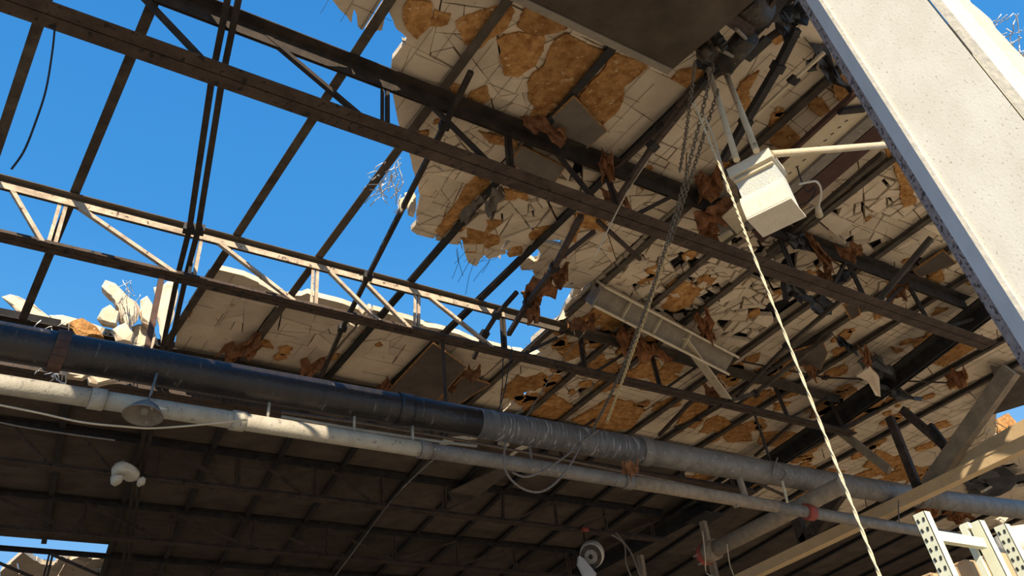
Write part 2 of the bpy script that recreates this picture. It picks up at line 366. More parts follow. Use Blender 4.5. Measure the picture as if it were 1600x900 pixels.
c1 = thing('ceiling', (2.8, 3, ZD), 'cracked cream gypsum roof deck along the ragged edge of the sky hole', kind='structure')
c2 = thing('ceiling', (6, 4, ZD), 'cracked cream gypsum roof deck above the hanging white box and fallen beam', kind='structure')
c3 = thing('ceiling', (10, 5, ZD), 'cream gypsum roof deck beside and beyond the main girder', kind='structure')
c4 = thing('ceiling', (3.5, 7.4, ZD), 'cream roof deck strip behind the sky hole above the black pipe', kind='structure')
deck(front_poly, 0, 8, 0.3, 8.0, state, 11, c1)
deck(front_poly, 8, 12, 0.9, 8.02, state, 12, c2, 295)
deck(front_poly, 12, len(PUR) - 1, 1.0, 9.5, state, 13, c3)
deck(strip_poly, 5, 10, 6.3, 8.06, lambda i, y: (0.7, 0.003, 0.0) if y > 6.9 else (0.36, 0.006, 0.04), 14, c4)
felt(front_poly, -3.2, 4.06, 0.3, 6, c1); felt(front_poly, 4.06, 7.5, 0.6, 8.3, c2); felt(front_poly, 7.5, 20, 1, 9.5, c3); felt(strip_poly, 1.2, 5.7, 6.2, 8.3, c4, 0.15)
mesh_wires(front_poly, 1.0, 4.06, 1.5, 6, c1, 1); mesh_wires(front_poly, 4.06, 7.5, 0.8, 8, c2, 2); mesh_wires(front_poly, 7.5, 12.5, 1.5, 9.4, c3, 3, .5); mesh_wires(strip_poly, 1.4, 5.5, 6.5, 8, c4, 4, .2)

# torn fibreboard still stuck to the gypsum (outlines measured on the photograph, laid on the deck)
patches = [
 [(640, 0), (672, 3), (674, 38), (652, 61), (638, 46), (630, 12)], [(712, 35), (752, 14), (795, 2), (803, 18), (790, 45), (765, 60), (748, 75), (725, 68)],
 [(775, 60), (812, 48), (852, 55), (850, 78), (836, 100), (810, 118), (788, 118), (782, 92)], [(868, 62), (884, 52), (944, 78), (936, 102), (902, 150), (866, 178), (833, 166), (824, 128), (846, 104)],
 [(822, 8), (862, 20), (884, 44), (858, 52), (826, 50), (806, 40)], [(960, 82), (1012, 100), (1000, 116), (976, 134), (972, 156), (956, 180), (934, 202), (904, 150)],
 [(702, 128), (722, 132), (726, 150), (706, 152)], [(736, 142), (760, 134), (766, 155), (746, 166), (728, 156)], [(748, 203), (786, 212), (788, 226), (764, 220)],
 [(740, 276), (764, 283), (764, 296), (747, 304), (732, 324), (706, 352), (689, 369), (680, 360), (706, 327), (721, 298)],
 [(714, 350), (750, 342), (784, 344), (780, 380), (766, 384), (758, 392), (728, 392), (722, 374)], [(788, 293), (824, 300), (822, 322), (812, 312), (790, 310)],
 [(900, 332), (948, 346), (950, 361), (934, 358), (908, 354), (900, 378), (888, 373)], [(1062, 110), (1097, 104), (1101, 140), (1072, 136), (1048, 122)],
 [(1156, 128), (1186, 110), (1170, 140), (1173, 162), (1164, 173), (1148, 148)], [(1200, 212), (1224, 195), (1250, 212), (1232, 234), (1208, 228)], [(1118, 258), (1136, 248), (1146, 258), (1128, 270)],
 [(1032, 460), (1056, 434), (1090, 446), (1093, 456), (1076, 477), (1052, 487), (1026, 474)], [(906, 498), (940, 474), (973, 490), (940, 507), (910, 507)],
 [(784, 610), (810, 586), (840, 597), (814, 615), (784, 622)], [(815, 638), (858, 610), (905, 640), (870, 660), (840, 652)], [(893, 657), (958, 618), (1008, 640), (986, 668), (948, 674)],
 [(1072, 630), (1100, 628), (1113, 640), (1086, 669), (1058, 661)], [(1104, 654), (1140, 658), (1173, 668), (1174, 688), (1136, 690)], [(1188, 676), (1226, 674), (1263, 681), (1252, 699), (1218, 698), (1184, 692)],
 [(1422, 532), (1450, 524), (1450, 541), (1430, 546)], [(1392, 541), (1412, 546), (1400, 552)], [(1457, 566), (1492, 535), (1526, 540), (1500, 558), (1474, 572)], [(1480, 590), (1510, 578), (1511, 602), (1482, 606)],
 [(1278, 655), (1316, 638), (1362, 646), (1330, 668), (1290, 668)], [(1348, 730), (1370, 703), (1412, 719), (1388, 734)], [(1377, 741), (1420, 730), (1423, 748), (1391, 752)],
 [(1262, 150), (1284, 152), (1296, 172), (1280, 182), (1264, 170)], [(1300, 300), (1326, 288), (1338, 300), (1316, 312)], [(1282, 318), (1296, 312), (1302, 326), (1286, 332)],
 [(920, 570), (958, 560), (970, 580), (940, 592), (905, 586)], [(1010, 588), (1036, 574), (1062, 590), (1030, 604)], [(1380, 226), (1402, 238), (1432, 316), (1412, 322), (1398, 270)],
 [(1300, 118), (1322, 120), (1352, 168), (1330, 178), (1304, 150)], [(870, 546), (906, 536), (918, 552), (884, 562)], [(970, 540), (1000, 548), (990, 560), (960, 552)], [(1440, 440), (1470, 418), (1476, 436), (1448, 452)],
 [(1496, 505), (1510, 480), (1520, 510), (1505, 520)], [(400, 528), (422, 534), (428, 544), (410, 540)], [(288, 486), (300, 488), (296, 496)]]
for i, pp in enumerate(patches):
    rnd = random.Random(200 + i)
    q = ragged(ragged(dk(pp, ZD - 0.01), 0.018, 0.09, rnd), 0.007, 0.03, rnd); m = centroid(q)
    par = c4 if m[0] < 5.5 and m[1] > 6.3 else (c1 if m[0] < 4.06 else (c2 if m[0] < 7.5 else c3))
    MB().slab(q, ZD - 0.024 - 0.004 * rnd.random(), ZD - 0.001).build('fiberboard_patch', 'fiber', par)
# small scabs of the same board
def scabs(parent, poly, x0, x1, y0, y1, n, seed, big=.11):
    rnd = random.Random(seed); k = 0
    while k < n:
        x, y = rnd.uniform(x0, x1), rnd.uniform(y0, y1); k += 1
        if not inside(x, y, poly): continue
        r = rnd.uniform(big * .28, big); a0 = rnd.random() * 6
        q = [(x + math.cos(a0 + t * 0.785) * r * rnd.uniform(.5, 1.3), y + math.sin(a0 + t * 0.785) * r * rnd.uniform(.6, 1.7)) for t in range(8)]
        q = ragged(q, r * .10, .04, rnd)
        MB().slab(q, ZD - 0.02, ZD - 0.002).build('fiberboard_patch', 'fiber', parent)
scabs(c1, front_poly, 1.7, 4.0, 1.8, 5.2, 22, 5); scabs(c2, front_poly, 4.2, 7.4, 1.8, 7.8, 50, 6); scabs(c2, front_poly, 5.6, 7.5, 5.6, 7.9, 30, 61, .22); scabs(c3, front_poly, 7.5, 11.5, 2.4, 7.8, 45, 8); scabs(c3, front_poly, 7.5, 14, 5.4, 9.3, 60, 81, .26); scabs(c4, strip_poly, 1.8, 5.5, 6.7, 7.8, 8, 9)

# intact, sooty formboard ceiling behind the pipes
RP = [-1.0, -0.1, 0.84, 1.72, 2.55, 3.40, 4.27, 5.28, 6.12, 6.86, 7.65, 8.5, 9.35, 10.2, 11.1, 12.0, 13.0, 14.0, 15, 16, 17, 18, 19, 20]
SKEW = 0.155
def rx(i, y): return RP[i] + SKEW * (y - 9.0)
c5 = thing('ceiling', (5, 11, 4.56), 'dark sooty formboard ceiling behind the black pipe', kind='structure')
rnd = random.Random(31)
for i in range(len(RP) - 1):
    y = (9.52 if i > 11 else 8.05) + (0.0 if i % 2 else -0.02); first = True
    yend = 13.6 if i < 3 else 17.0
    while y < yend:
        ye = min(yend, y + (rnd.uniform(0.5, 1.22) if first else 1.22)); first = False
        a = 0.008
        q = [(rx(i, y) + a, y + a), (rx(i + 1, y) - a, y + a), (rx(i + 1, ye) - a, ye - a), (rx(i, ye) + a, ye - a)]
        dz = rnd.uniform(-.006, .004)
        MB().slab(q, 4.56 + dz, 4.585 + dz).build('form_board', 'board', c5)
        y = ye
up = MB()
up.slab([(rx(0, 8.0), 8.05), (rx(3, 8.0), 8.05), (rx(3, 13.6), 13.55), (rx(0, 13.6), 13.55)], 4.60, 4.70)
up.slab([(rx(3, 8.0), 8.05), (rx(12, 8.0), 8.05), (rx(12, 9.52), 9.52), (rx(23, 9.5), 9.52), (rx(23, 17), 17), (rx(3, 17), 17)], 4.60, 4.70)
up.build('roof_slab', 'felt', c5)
# broken roof edge far behind, seen through the gap low at the left
c6 = thing('ceiling', (2, 15, 4.6), 'broken cream roof edge in the far gap below the dark ceiling', kind='structure')
rnd = random.Random(41)
gap_px = [(0, 893), (36, 862), (60, 880), (78, 890), (96, 868), (110, 876), (126, 868), (140, 872), (190, 874), (186, 925), (90, 925), (0, 925)]
gp = dk(gap_px, 4.62)
gx0, gx1, gy0, gy1 = min(p[0] for p in gp), max(p[0] for p in gp), min(p[1] for p in gp), max(p[1] for p in gp)
for cc0 in shards((gx0, gy0, gx1, gy1), 0.4, rnd):
    cc = gp
    for k in range(len(cc0)):
        p, q = cc0[k], cc0[(k + 1) % len(cc0)]
        cc = clip(cc, q[1] - p[1], p[0] - q[0], (q[1] - p[1]) * p[0] + (p[0] - q[0]) * p[1])
        if len(cc) < 3: break
    if len(cc) >= 3 and abs(area(cc)) > 0.01:
        m = centroid(cc); cc = [(m[0] + (p[0] - m[0]) * .95, m[1] + (p[1] - m[1]) * .95) for p in cc]; ta = rnd.uniform(-.12, .12)
        MB().slab(cc, 4.62, 4.68, lambda x, y: (x - m[0]) * ta).build('gypsum_chunk', 'gypsum', c6)

# ================================================================ TRUSSES
def truss(Y0, x0, x1, zt, zb, label, group, verts, diags, chord='steel', low='brownsteel', web='steel', leg=0.095, rail=0.010, tall=0.0, webx=99, palex=None):
    t = thing('roof_truss', ((x0 + x1) / 2, Y0, zt), label, 'truss', group)
    top = MB(); bot = MB(); up = V((0, 0, 1)); th = 0.008
    for s in (-1, 1):                                           # double angles, back to back
        top.angle(V((x0, Y0, zt + .03)), V((x1, Y0, zt + .03)), leg, th, s, -1, rail / 2, leg2=leg + tall)
        bot.angle(V((x0, Y0, zb)), V((x1, Y0, zb)), leg, th, s, 1, rail / 2)
    top.build('top_chord', chord, t); bot.build('bottom_chord', low, t)
    if palex is not None: tag(MB().box((x0, Y0 - rail / 2 - .014, zt + .03 - leg - tall), (palex, Y0 - rail / 2 - .0085, zt + .03 - leg * .55)).build('chord_sun_strip', 'sunpalesteel', t), 'pale strip on the top chord leg with sunlight painted in')  # strip laid only where sun falls, sunlight put into its colour
    for a, b in verts:
        mb = MB(); p, q = V((a, Y0, zt)), V((b, Y0, zb + leg * .5))
        for s in (-1, 1): mb.angle(p + V((s * .009, 0, 0)), q + V((s * .009, 0, 0)), 0.028, 0.005, s, 1, 0.0, up=V((0, 1, 0)))
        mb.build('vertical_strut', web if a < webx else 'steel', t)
    for d in diags:
        a, b = d[0], d[1]
        p, q = V((a, Y0, zt - .02)), V((b, Y0, zb + leg * .6))
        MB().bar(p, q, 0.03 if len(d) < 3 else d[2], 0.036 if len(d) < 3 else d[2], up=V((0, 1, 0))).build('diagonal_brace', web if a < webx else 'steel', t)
    return t
def XY(Y, *pp): return [pY(x, y, Y).x for x, y in pp]
def vz(Y, lst): return [tuple(XY(Y, (a, b), (c, d))) for a, b, c, d in lst]
Y1, Y2, Y3, Y4, Y5, Y6 = 3.58, 5.91, 7.95, 10.0, 11.95, 13.9
dg1 = [(195, 0, 325, 92), (415, 60, 572, 188), (660, 165, 768, 258), (865, 252, 930, 306), (1062, 317, 990, 338), (1328, 414, 1298, 442), (1420, 447, 1378, 470), (1540, 480, 1480, 512)]
vt1 = [(602, 122, 602, 198), (793, 200, 798, 268), (950, 280, 962, 310), (1218, 366, 1238, 420), (1328, 414, 1347, 455), (1422, 448, 1450, 498)]
truss(Y1, -1.6, 9.25, 4.5, 3.945, 'sooty steel truss nearest the camera, crossing from top left to the white column', 'roof trusses', vz(Y1, vt1), vz(Y1, dg1), tall=.035)
dg2 = [(0, 325, 68, 373), (115, 310, 275, 420), (335, 370, 460, 465), (510, 415, 592, 490), (562, 455, 640, 508), (665, 458, 770, 545), (890, 520, 815, 548), (992, 553, 930, 580), (1095, 578, 1040, 607), (1204, 598, 1148, 628), (1290, 618, 1234, 651), (1370, 640, 1310, 668)]
vt2 = [(105, 300, 82, 378), (313, 362, 300, 430), (494, 405, 491, 470), (652, 452, 651, 512), (785, 490, 788, 545), (907, 522, 918, 600), (1021, 565, 1033, 610), (1210, 600, 1230, 648), (1296, 622, 1318, 668)]
truss(Y2, -1.2, 9.75, 4.5, 4.015, 'steel truss across the sky hole with sunlit web bars, second from the camera', 'roof trusses', vz(Y2, vt2), vz(Y2, dg2), chord='dustysunsteel', web='sunpalesteel', leg=.062, tall=.03, webx=3.6, palex=4.35)  # web bars left of webx coloured pale to stand for sunlight
dg3 = [(30, 553, 80, 594), (355, 612, 405, 643), (495, 640, 550, 670), (622, 654, 674, 692), (722, 688, 690, 702), (1100, 752, 1200, 690), (300, 600, 345, 632)]
vt3 = [(425, 622, 418, 655), (558, 645, 553, 672), (683, 662, 672, 694), (868, 688, 880, 722), (975, 705, 985, 730), (1062, 720, 1071, 757), (1140, 735, 1149, 768)]
truss(Y3, -0.9, 10.0, 4.5, 4.05, 'steel truss half hidden behind the black pipe with sunlit struts', 'roof trusses', vz(Y3, vt3), vz(Y3, dg3), web='purlin', leg=.07)
dg4 = [(125, 688, 180, 724), (267, 700, 358, 766), (400, 722, 478, 779), (517, 741, 585, 792), (12, 690, 75, 732)] + [(a + 70, b, a, d) for a, b, d in ((800, 772, 818), (900, 788, 830), (975, 800, 842), (690, 756, 802))]
vt4 = [(250, 697, 240, 752), (492, 725, 491, 779), (595, 740, 596, 792), (694, 755, 695, 802), (784, 762, 786, 813), (866, 780, 871, 826), (942, 790, 949, 832), (1017, 805, 1022, 843), (372, 712, 370, 766)]
truss(Y4, -0.5, 10.1, 4.5, 4.07, 'thin dark truss under the sooty ceiling, first beyond the two pipes', 'roof trusses', vz(Y4, vt4), vz(Y4, dg4), chord='dark', low='brownsteel', web='brownsteel', leg=.06)
def pratt(x0, n, step): return [(x0 + i * step, x0 + i * step + .01) for i in range(n)], [(x0 + i * step, x0 + (i + 1) * step) if i < n * 0.45 else (x0 + (i + 1) * step, x0 + i * step) for i in range(n - 1)]
for Yk, zb, lab in ((Y5, 4.08, 'thin dark truss under the sooty ceiling, second beyond the two pipes'), (Y6, 4.09, 'thin dark truss under the sooty ceiling, third beyond the two pipes'), (15.8, 4.10, 'thin dark truss deepest under the sooty ceiling at the bottom edge')):
    a, b = pratt(0.6, 9, 1.12); truss(Yk, -0.2, 10.2, 4.5, zb, lab, 'roof trusses', a, b, chord='dark', low='brownsteel', web='brownsteel', leg=.055)

# ================================================================ PURLINS
def purlin(pts, label, m='purlin', wd=0.06, group=None):
    pts = [V(p) for p in pts]
    mb = MB()
    for p, q in zip(pts, pts[1:]):
        mb.prism([(-wd / 2, 0), (wd / 2, 0), (wd / 2, .006), (.006, .012), (.006, .045), (.014, .05), (.014, .06), (-.014, .06), (-.014, .05), (-.006, .045), (-.006, .012), (-wd / 2, .006)], p, q)
    o = mb.build('roof_purlin', m, None, pts[0]); return tag(o, label, 'purlin', group)
G = 'purlins over the sky hole and cracked deck'
ZP = 4.535
front = [(0.3, -2.12, 3.9, -2.12, 'steel purlin out over the roof corner left of the frame'),
 (2.6, -0.42, 7.9, -0.46, 'short steel purlin at the top left corner, sunlit along one edge'),
 (2.6, 0.15, 8.0, 0.18, 'long steel purlin crossing the sky hole, second from the left'),
 (0.3, 1.52, 8.05, 1.49, 'long steel purlin crossing the sky hole, third from the left'),
 (0.3, 2.20, 8.05, 2.30, 'purlin with sunlight put into its lighter colour, crossing the sky hole just left of the torn deck edge'),
 (0.3, 3.12, 8.05, 3.28, 'dark purlin leaving the torn deck edge below the brown fibreboard rip'),
 (0.3, 4.06, 8.05, 4.02, 'dark purlin at the right tip of the sky hole'),
 (0.7, 4.95, 8.05, 5.12, 'purlin under cracked gypsum, first right of the sky hole'),
 (1.0, 5.58, 8.05, 5.98, 'purlin running over the left end of the fallen cream beam'),
 (1.2, 6.30, 8.05, 6.50, 'purlin running over the middle of the fallen cream beam'),
 (1.9, 7.45, 8.05, 7.68, 'purlin under cracked gypsum between white box and column'),
 (2.0, 8.18, 8.05, 8.30, 'purlin passing the black hanging plastic on its left'),
 (2.2, 8.86, 8.05, 8.98, 'purlin passing the black hanging plastic on its right'),
 (2.5, 10.7, 8.05, 10.75, 'purlin just beyond the main girder'),
 (2.6, 11.5, 8.05, 11.6, 'outermost purlin beyond the main girder')]
for ya, xa, yb, xb, lab in front:
    purlin([(xa, ya, ZP), (xb, yb, ZP)], lab, 'dark' if xa > 3 and xa < 4.2 else ('dustysunsteel' if 2.1 < xa < 2.3 else 'purlin'), 0.074, G)  # one purlin is toned lighter to stand for sun on its side
for i in range(1, len(RP) - 1):
    names = ['first', 'second', 'third', 'fourth', 'fifth', 'sixth', 'seventh', 'eighth', 'ninth', 'tenth', 'eleventh', 'twelfth', 'thirteenth', 'fourteenth', 'fifteenth', 'sixteenth', 'seventeenth', 'eighteenth', 'nineteenth', 'twentieth', 'twenty first', 'twenty second']
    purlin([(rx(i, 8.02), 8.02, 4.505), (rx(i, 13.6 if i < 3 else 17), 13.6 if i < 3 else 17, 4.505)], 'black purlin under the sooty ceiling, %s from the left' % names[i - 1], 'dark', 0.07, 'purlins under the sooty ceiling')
# skewed bridging bars that pass through the trusses
def rods(px, z, label, r, n, gap, m='brownsteel'):
    pts = [pz(x, y, zz) for (x, y), zz in zip(px, z)]
    t = thing('bridging_bar', pts[0], label, 'steel bar', 'bridging bars through the trusses')
    d, s, u = frame(pts[-1] - pts[0])
    for k in range(n):
        o = s * ((k - (n - 1) / 2) * gap)
        mb = MB()
        for a, b in zip(pts, pts[1:]): mb.bar(a + o, b + o, r * 2, r * 2)
        mb.build('rod', m, t)
    for k in range(1, len(pts) - 1):
        MB().bar(pts[k] - d * .035, pts[k] + d * .035, gap * n + .03, r * 3).build('clamp', 'dark', t)
    return t
rods([(365, -5), (340, 118), (303, 358), (284, 432), (250, 590), (215, 750), (193, 905)], [4.45, 4.3, 4.22, 4.16, 4.2, 4.2, 4.2], 'pair of dark steel bars running front to back across the left trusses', 0.022, 2, 0.066, 'steel')
rods([(736, 112), (695, 195), (575, 432), (535, 512), (500, 592)], [4.42, 4.36, 4.36, 4.30, 4.28], 'long thin dark bar slanting past the torn deck edge to the black pipe', 0.02, 1, 0.05, 'steel')
rods([(1232, 38), (1100, 130), (1020, 228), (965, 312)], [4.45, 4.40, 4.25, 4.05], 'brown bar slanting down from under the hoist to the near truss', 0.020, 1, 0.05, 'brownsteel')
rods([(1085, 130), (1035, 200), (960, 262)], [4.46, 4.46, 4.46], 'narrow brown bar beside the slanting bridging bar left of the chains', 0.016, 1, 0.05, 'brownsteel')
rods([(1245, 45), (1215, 105), (1165, 190), (1130, 250)], [4.35, 4.3, 4.25, 4.2], 'thick black bar slanting behind the two pale hanging rods', 0.028, 1, 0.05, 'dark')
rods([(808, 456), (776, 492), (757, 522), (740, 560)], [4.40, 4.3, 4.22, 4.1], 'kinked dark bar at the tip of the sky hole', 0.018, 1, 0.05, 'steel')
rods([(908, 338), (866, 418), (824, 474), (795, 522)], [4.0, 4.15, 4.3, 4.4], 'brown brace rising from the near truss over the sky hole tip', 0.022, 1, 0.05, 'brownsteel')
rods([(934, 345), (1000, 405)], [3.98, 4.4], 'short dark brace below the near truss beside torn fibre', 0.016, 1, 0.05, 'brownsteel')
rods([(928, 362), (875, 404)], [4.0, 4.45], 'short brown brace left of the torn fibre under the near truss', 0.016, 1, 0.05, 'brownsteel')
rods([(1455, 372), (1372, 470)], [4.45, 4.05], 'grey brace rising from the near truss to the white column edge', 0.025, 1, 0.05, 'purlin')
rods([(1300, 520), (1180, 615), (1140, 625)], [4.42, 4.2, 4.06], 'brown brace from the second truss up toward the black hanging plastic', 0.022, 1, 0.05, 'purlin')
rods([(1330, 455), (1230, 540), (1150, 622)], [4.05, 4.2, 4.1], 'long dusty brace crossing below torn fibreboard beside the hanging rope', 0.018, 1, 0.05, 'purlin')
rods([(1130, 632), (1090, 655), (1055, 668)], [4.0, 4.1, 4.3], 'bent dark brace below the second truss left of the rope', 0.014, 1, 0.05, 'brownsteel')
rods([(1085, 622), (1030, 680)], [4.05, 4.4], 'short dark brace above the grey part of the long pipe', 0.018, 1, 0.05, 'brownsteel')
rods([(1245, 655), (1180, 712)], [4.05, 4.4], 'dark brace above the long pipe right of the rope', 0.016, 1, 0.05, 'brownsteel')
rods([(930, 655), (880, 690)], [4.3, 4.4], 'short dark brace in front of the rusty fibreboard above the pipe', 0.014, 1, 0.05, 'brownsteel')
rods([(1380, 240), (1200, 395)], [4.5, 4.5], 'grey square bar between slotted channel and cracked deck', 0.024, 1, 0.05, 'purlin')
rods([(1288, 82), (1240, 125), (1165, 195)], [4.4, 4.4, 4.4], 'thin cream conduit under the broken deck beside the column', 0.012, 1, 0.05, 'cream')
rods([(1160, 565), (1290, 590), (1480, 598)], [4.42, 4.45, 4.4], 'thin dark cable tray rod below the cream deck', 0.008, 1, 0.05, 'steel')

# ================================================================ MAIN GIRDER
gt = thing('main_girder', (9.9, 6, 4.2), 'dark double girder at right with a tan lower beam and braces', 'girder')
def gpt(x, y): return pz(x, y, 4.27)
gl = [gpt(1560, 476), gpt(1400, 598), gpt(1250, 700), gpt(1100, 798), gpt(880, 915)]
a0, a1 = gl[0] + (gl[0] - gl[1]).normalized() * 1.5, gl[-1]
mb = MB()
for p, q in zip([a0] + gl[1:-1], gl[1:-1] + [a1]):
    for s in (-1, 1): mb.angle(p + V((s * .02, 0, .1)), q + V((s * .02, 0, .1)), 0.16, 0.02, s, -1, 0.0)
mb.build('top_chord', 'dark', gt)
b0, b1 = pz(1640, 678, 3.1), pz(1120, 925, 3.1)
mb = MB()
mb.bar(b0, b1, 0.15, 0.10); mb.bar(b0 + V((.0, 0, .06)), b1 + V((.0, 0, .06)), 0.17, 0.02)
tag(mb.build('bottom_chord', 'tan', gt), 'tan painted lower beam')
XG = 9.97
MB().plate([pX(x, y, XG + .09) for x, y in ((1432, 760), (1500, 712), (1550, 682), (1640, 632), (1640, 690), (1440, 772))], .02, V((1, 0, 0))).build('side_plate', 'tan', gt)
def gb(x0, y0, x1, y1, r, m='tanbrace'):
    mb = MB()
    p, q = pX(x0, y0, XG), pX(x1, y1, XG)
    mb.bar(p, q, r * 2, r * 1.4, V((1, 0, 0))); return mb.build('brace', m, gt)
gb(1438, 772, 1390, 652, .05, 'brownsteel'); gb(1450, 762, 1580, 578, .085); gb(1452, 665, 1478, 700, .05, 'dark'); gb(1480, 700, 1410, 640, .05, 'brownsteel'); gb(1390, 735, 1295, 660, .05)
gb(1318, 764, 1256, 850, .07, 'brownsteel'); gb(1244, 806, 1260, 858, .07, 'brownsteel'); gb(1098, 815, 1120, 912, .05, 'dustpipe'); gb(1000, 868, 1005, 900, .05, 'dustpipe')
MB().bar(gl[3] + V((0, -.2, -.10)), gl[3] + V((0, .25, -.10)), .42, .03).build('gusset_plate', 'dark', gt)

# ================================================================ PIPES
YP = 5.9
bp = thing('black_pipe', (4, YP, 3.22), 'long fat black pipe below the second truss, dusty grey toward the right', 'pipe')
def pipe_seg(parent, name, xa, xb, z, r, m, Y=YP, n=24, sag=0.0):
    k = max(2, int(abs(xb - xa) / 0.6))
    return MB().tube([(xa + (xb - xa) * t / k, Y, z(xa + (xb - xa) * t / k)) for t in range(k + 1)], r, n).build(name, m, parent)
zbp = lambda x: 3.20 + 0.010 * x + (0.0035 * (x - 8) ** 2 if x > 8 else 0)
pipe_seg(bp, 'pipe_length', -1.5, 3.9, zbp, 0.128, 'blackpipe'); tag(pipe_seg(bp, 'pipe_length', 3.9, 5.9, zbp, 0.129, 'frostpipe'), 'frosted black length')
tag(pipe_seg(bp, 'pipe_length', 5.9, 10.6, zbp, 0.127, 'greypipe'), 'grey dusty length'); tag(pipe_seg(bp, 'pipe_length', 10.6, 16, zbp, 0.122, 'greypipe'), 'grey length past the girder')
for xk in (3.15, 5.9, 10.6): pipe_seg(bp, 'coupling', xk - .07, xk + .07, zbp, 0.137, 'blackpipe' if xk < 5 else 'greypipe')
def clamp(x, label_m, wd=.09):
    mb = MB(); z = zbp(x)
    pts = [(x, YP + math.cos(a) * .14, z + math.sin(a) * .14) for a in [math.radians(t) for t in range(0, 361, 20)]]
    for p, q in zip(pts, pts[1:]): mb.bar(V(p), V(q), .012, wd, up=V((1, 0, 0)))
    return mb.build('pipe_clamp', label_m, bp)
clamp(0.42, 'strap')
hp = pY(252, 435, YP + .02); mb = MB(); mb.bar(V((hp.x, YP + .02, 4.03)), V((hp.x + .02, YP + .02, 3.33)), .045, .02, up=V((0, 1, 0))); mb.build('hanger', 'strap', bp)
for xk in (3.6, 7.9): MB().bar(V((xk, YP + .02, 4.03)), V((xk, YP + .02, zbp(xk) + .12)), .03, .015, up=V((0, 1, 0))).build('hanger', 'steel', bp)
wp = thing('pale_pipe', (4, YP, 2.92), 'pale sprinkler pipe hanging just below the black pipe', 'pipe')
zwp = lambda x: 2.90 + 0.004 * x - (0.012 * (x - 5.5) if x > 5.5 else 0)
for xa, xb, m, lb in ((-1.5, 0.75, 'palepipe', None), (0.75, 3.35, 'palepipe', None), (3.35, 5.6, 'greypipe', 'grey length of the pale pipe'), (5.6, 7.7, 'dustpipe', 'dust brown length'), (7.7, 13, 'greypipe', 'grey length past the girder')):
    o = pipe_seg(wp, 'pipe_length', xa, xb, zwp, 0.062, m)
    if lb: tag(o, lb)
for xk in (0.75, 1.75, 3.35, 5.6): pipe_seg(wp, 'coupling', xk - .05, xk + .05, zwp, 0.072, 'palepipe' if xk < 3 else 'greypipe')
tag(pipe_seg(wp, 'coupling', 8.18, 8.3, zwp, 0.085, 'redfit'), 'red coupling')
for xk, yk in ((418, 655), (553, 676), (645, 690), (830, 715)):
    p = pY(xk, yk, YP); MB().tube([(p.x, YP, zwp(p.x) + .05), (p.x, YP, zbp(p.x) - .12)], .012, 6).build('hanger', 'palepipe' if xk < 700 else 'cable', wp)
def tubepx(name, px, ds, r, m, label, cat, n=8, group=None, by='Y'):
    f = {'Y': pY, 'z': pz, 'X': pX}[by]
    pts = [f(x, y, d) for (x, y), d in zip(px, ds)]
    o = MB().tube(pts, r, n).build(name, m); return tag(o, label, cat, group)
def smooth(px, k=6):
    res = []
    n = len(px)
    for i in range(n - 1):
        p0, p1, p2, p3 = px[max(i - 1, 0)], px[i], px[i + 1], px[min(i + 2, n - 1)]
        for t in range(k):
            u = t / k
            res.append(tuple(0.5 * (2 * b + (c - a) * u + (2 * a - 5 * b + 4 * c - d) * u * u + (3 * b - a - 3 * c + d) * u ** 3) for a, b, c, d in zip(p0, p1, p2, p3)))
    return res + [tuple(px[-1])]
# thin lit conduits beside the pale pipe
tubepx('thin_conduit', [(440, 651), (570, 673), (700, 692), (745, 697)], [5.98] * 4, .012, 'palepipe', 'thin pale conduit lying along the top of the pale pipe', 'conduit')
tubepx('thin_conduit', [(440, 644), (560, 660), (690, 682), (850, 712), (1050, 752), (1165, 778)], [6.15] * 6, .011, 'cable', 'thin dusty conduit strung between black pipe and pale pipe', 'conduit')
el = thing('elbow_pipe', pY(1165, 775, YP), 'short pipe elbow dropping from the big pipe to the lower pipe', 'pipe')
MB().tube(smooth([tuple(pY(1152, 738, YP)), tuple(pY(1162, 768, YP)), tuple(pY(1164, 776, YP)), tuple(pY(1158, 784, YP)), tuple(pY(1148, 788, YP))]), .035, 12).build('bend', 'dustpipe', el)
br = thing('branch_pipe', pz(1110, 860, 3.0), 'dusty brown branch pipe with a red end flange low at right', 'pipe')
pa, pb = pz(1118, 858, 3.02), pz(1318, 757, 3.02)
MB().tube([pa, pb], .088, 20).build('pipe_length', 'dustpipe', br)
dd = (pa - pb).normalized()
MB().tube([pa + dd * -.02, pa + dd * .16], .115, 20).build('coupling', 'dustpipe', br)
MB().tube([pa + dd * .16, pa + dd * .27], [.13, .10], 20).build('end_flange', 'redfit', br)
mb = MB()
for k in range(6):
    d_, s_, u_ = frame(dd); a = k * math.pi / 3; c = pa + (s_ * math.cos(a) + u_ * math.sin(a)) * .10
    mb.tube([c + dd * .15, c + dd * .30], .016, 6)
mb.build('flange_bolts', 'dustpipe', [c for c in br.children if c.name.startswith('end_flange')][0])

# ================================================================ COLUMN AND ITS NEIGHBOURS
XC = 2.2
def colY(x, y): return pX(x, y, XC).y
ya = (colY(1281, 0) + colY(1567, 450)) / 2; yb = (colY(1452, 0) + colY(1600, 187)) / 2
yl = (colY(1255, 0) + colY(1598, 590)) / 2
cl = thing('steel_column', (XC, (ya + yb) / 2, FLOOR), 'big white painted steel column with dark flecks and a rusty left edge', 'column')
ZT = 4.6
MB().box((XC, yb + .004, FLOOR), (XC + .02, ya - .012, ZT)).build('web_face', 'column', cl)
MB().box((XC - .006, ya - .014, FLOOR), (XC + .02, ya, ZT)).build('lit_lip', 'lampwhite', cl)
def bevel(y0, x0, y1, x1, name, m, t=.01):
    return MB().plate([(x0, y0, FLOOR), (x1, y1, FLOOR), (x1, y1, ZT), (x0, y0, ZT)], t, V((1, .2, 0))).build(name, m, cl)
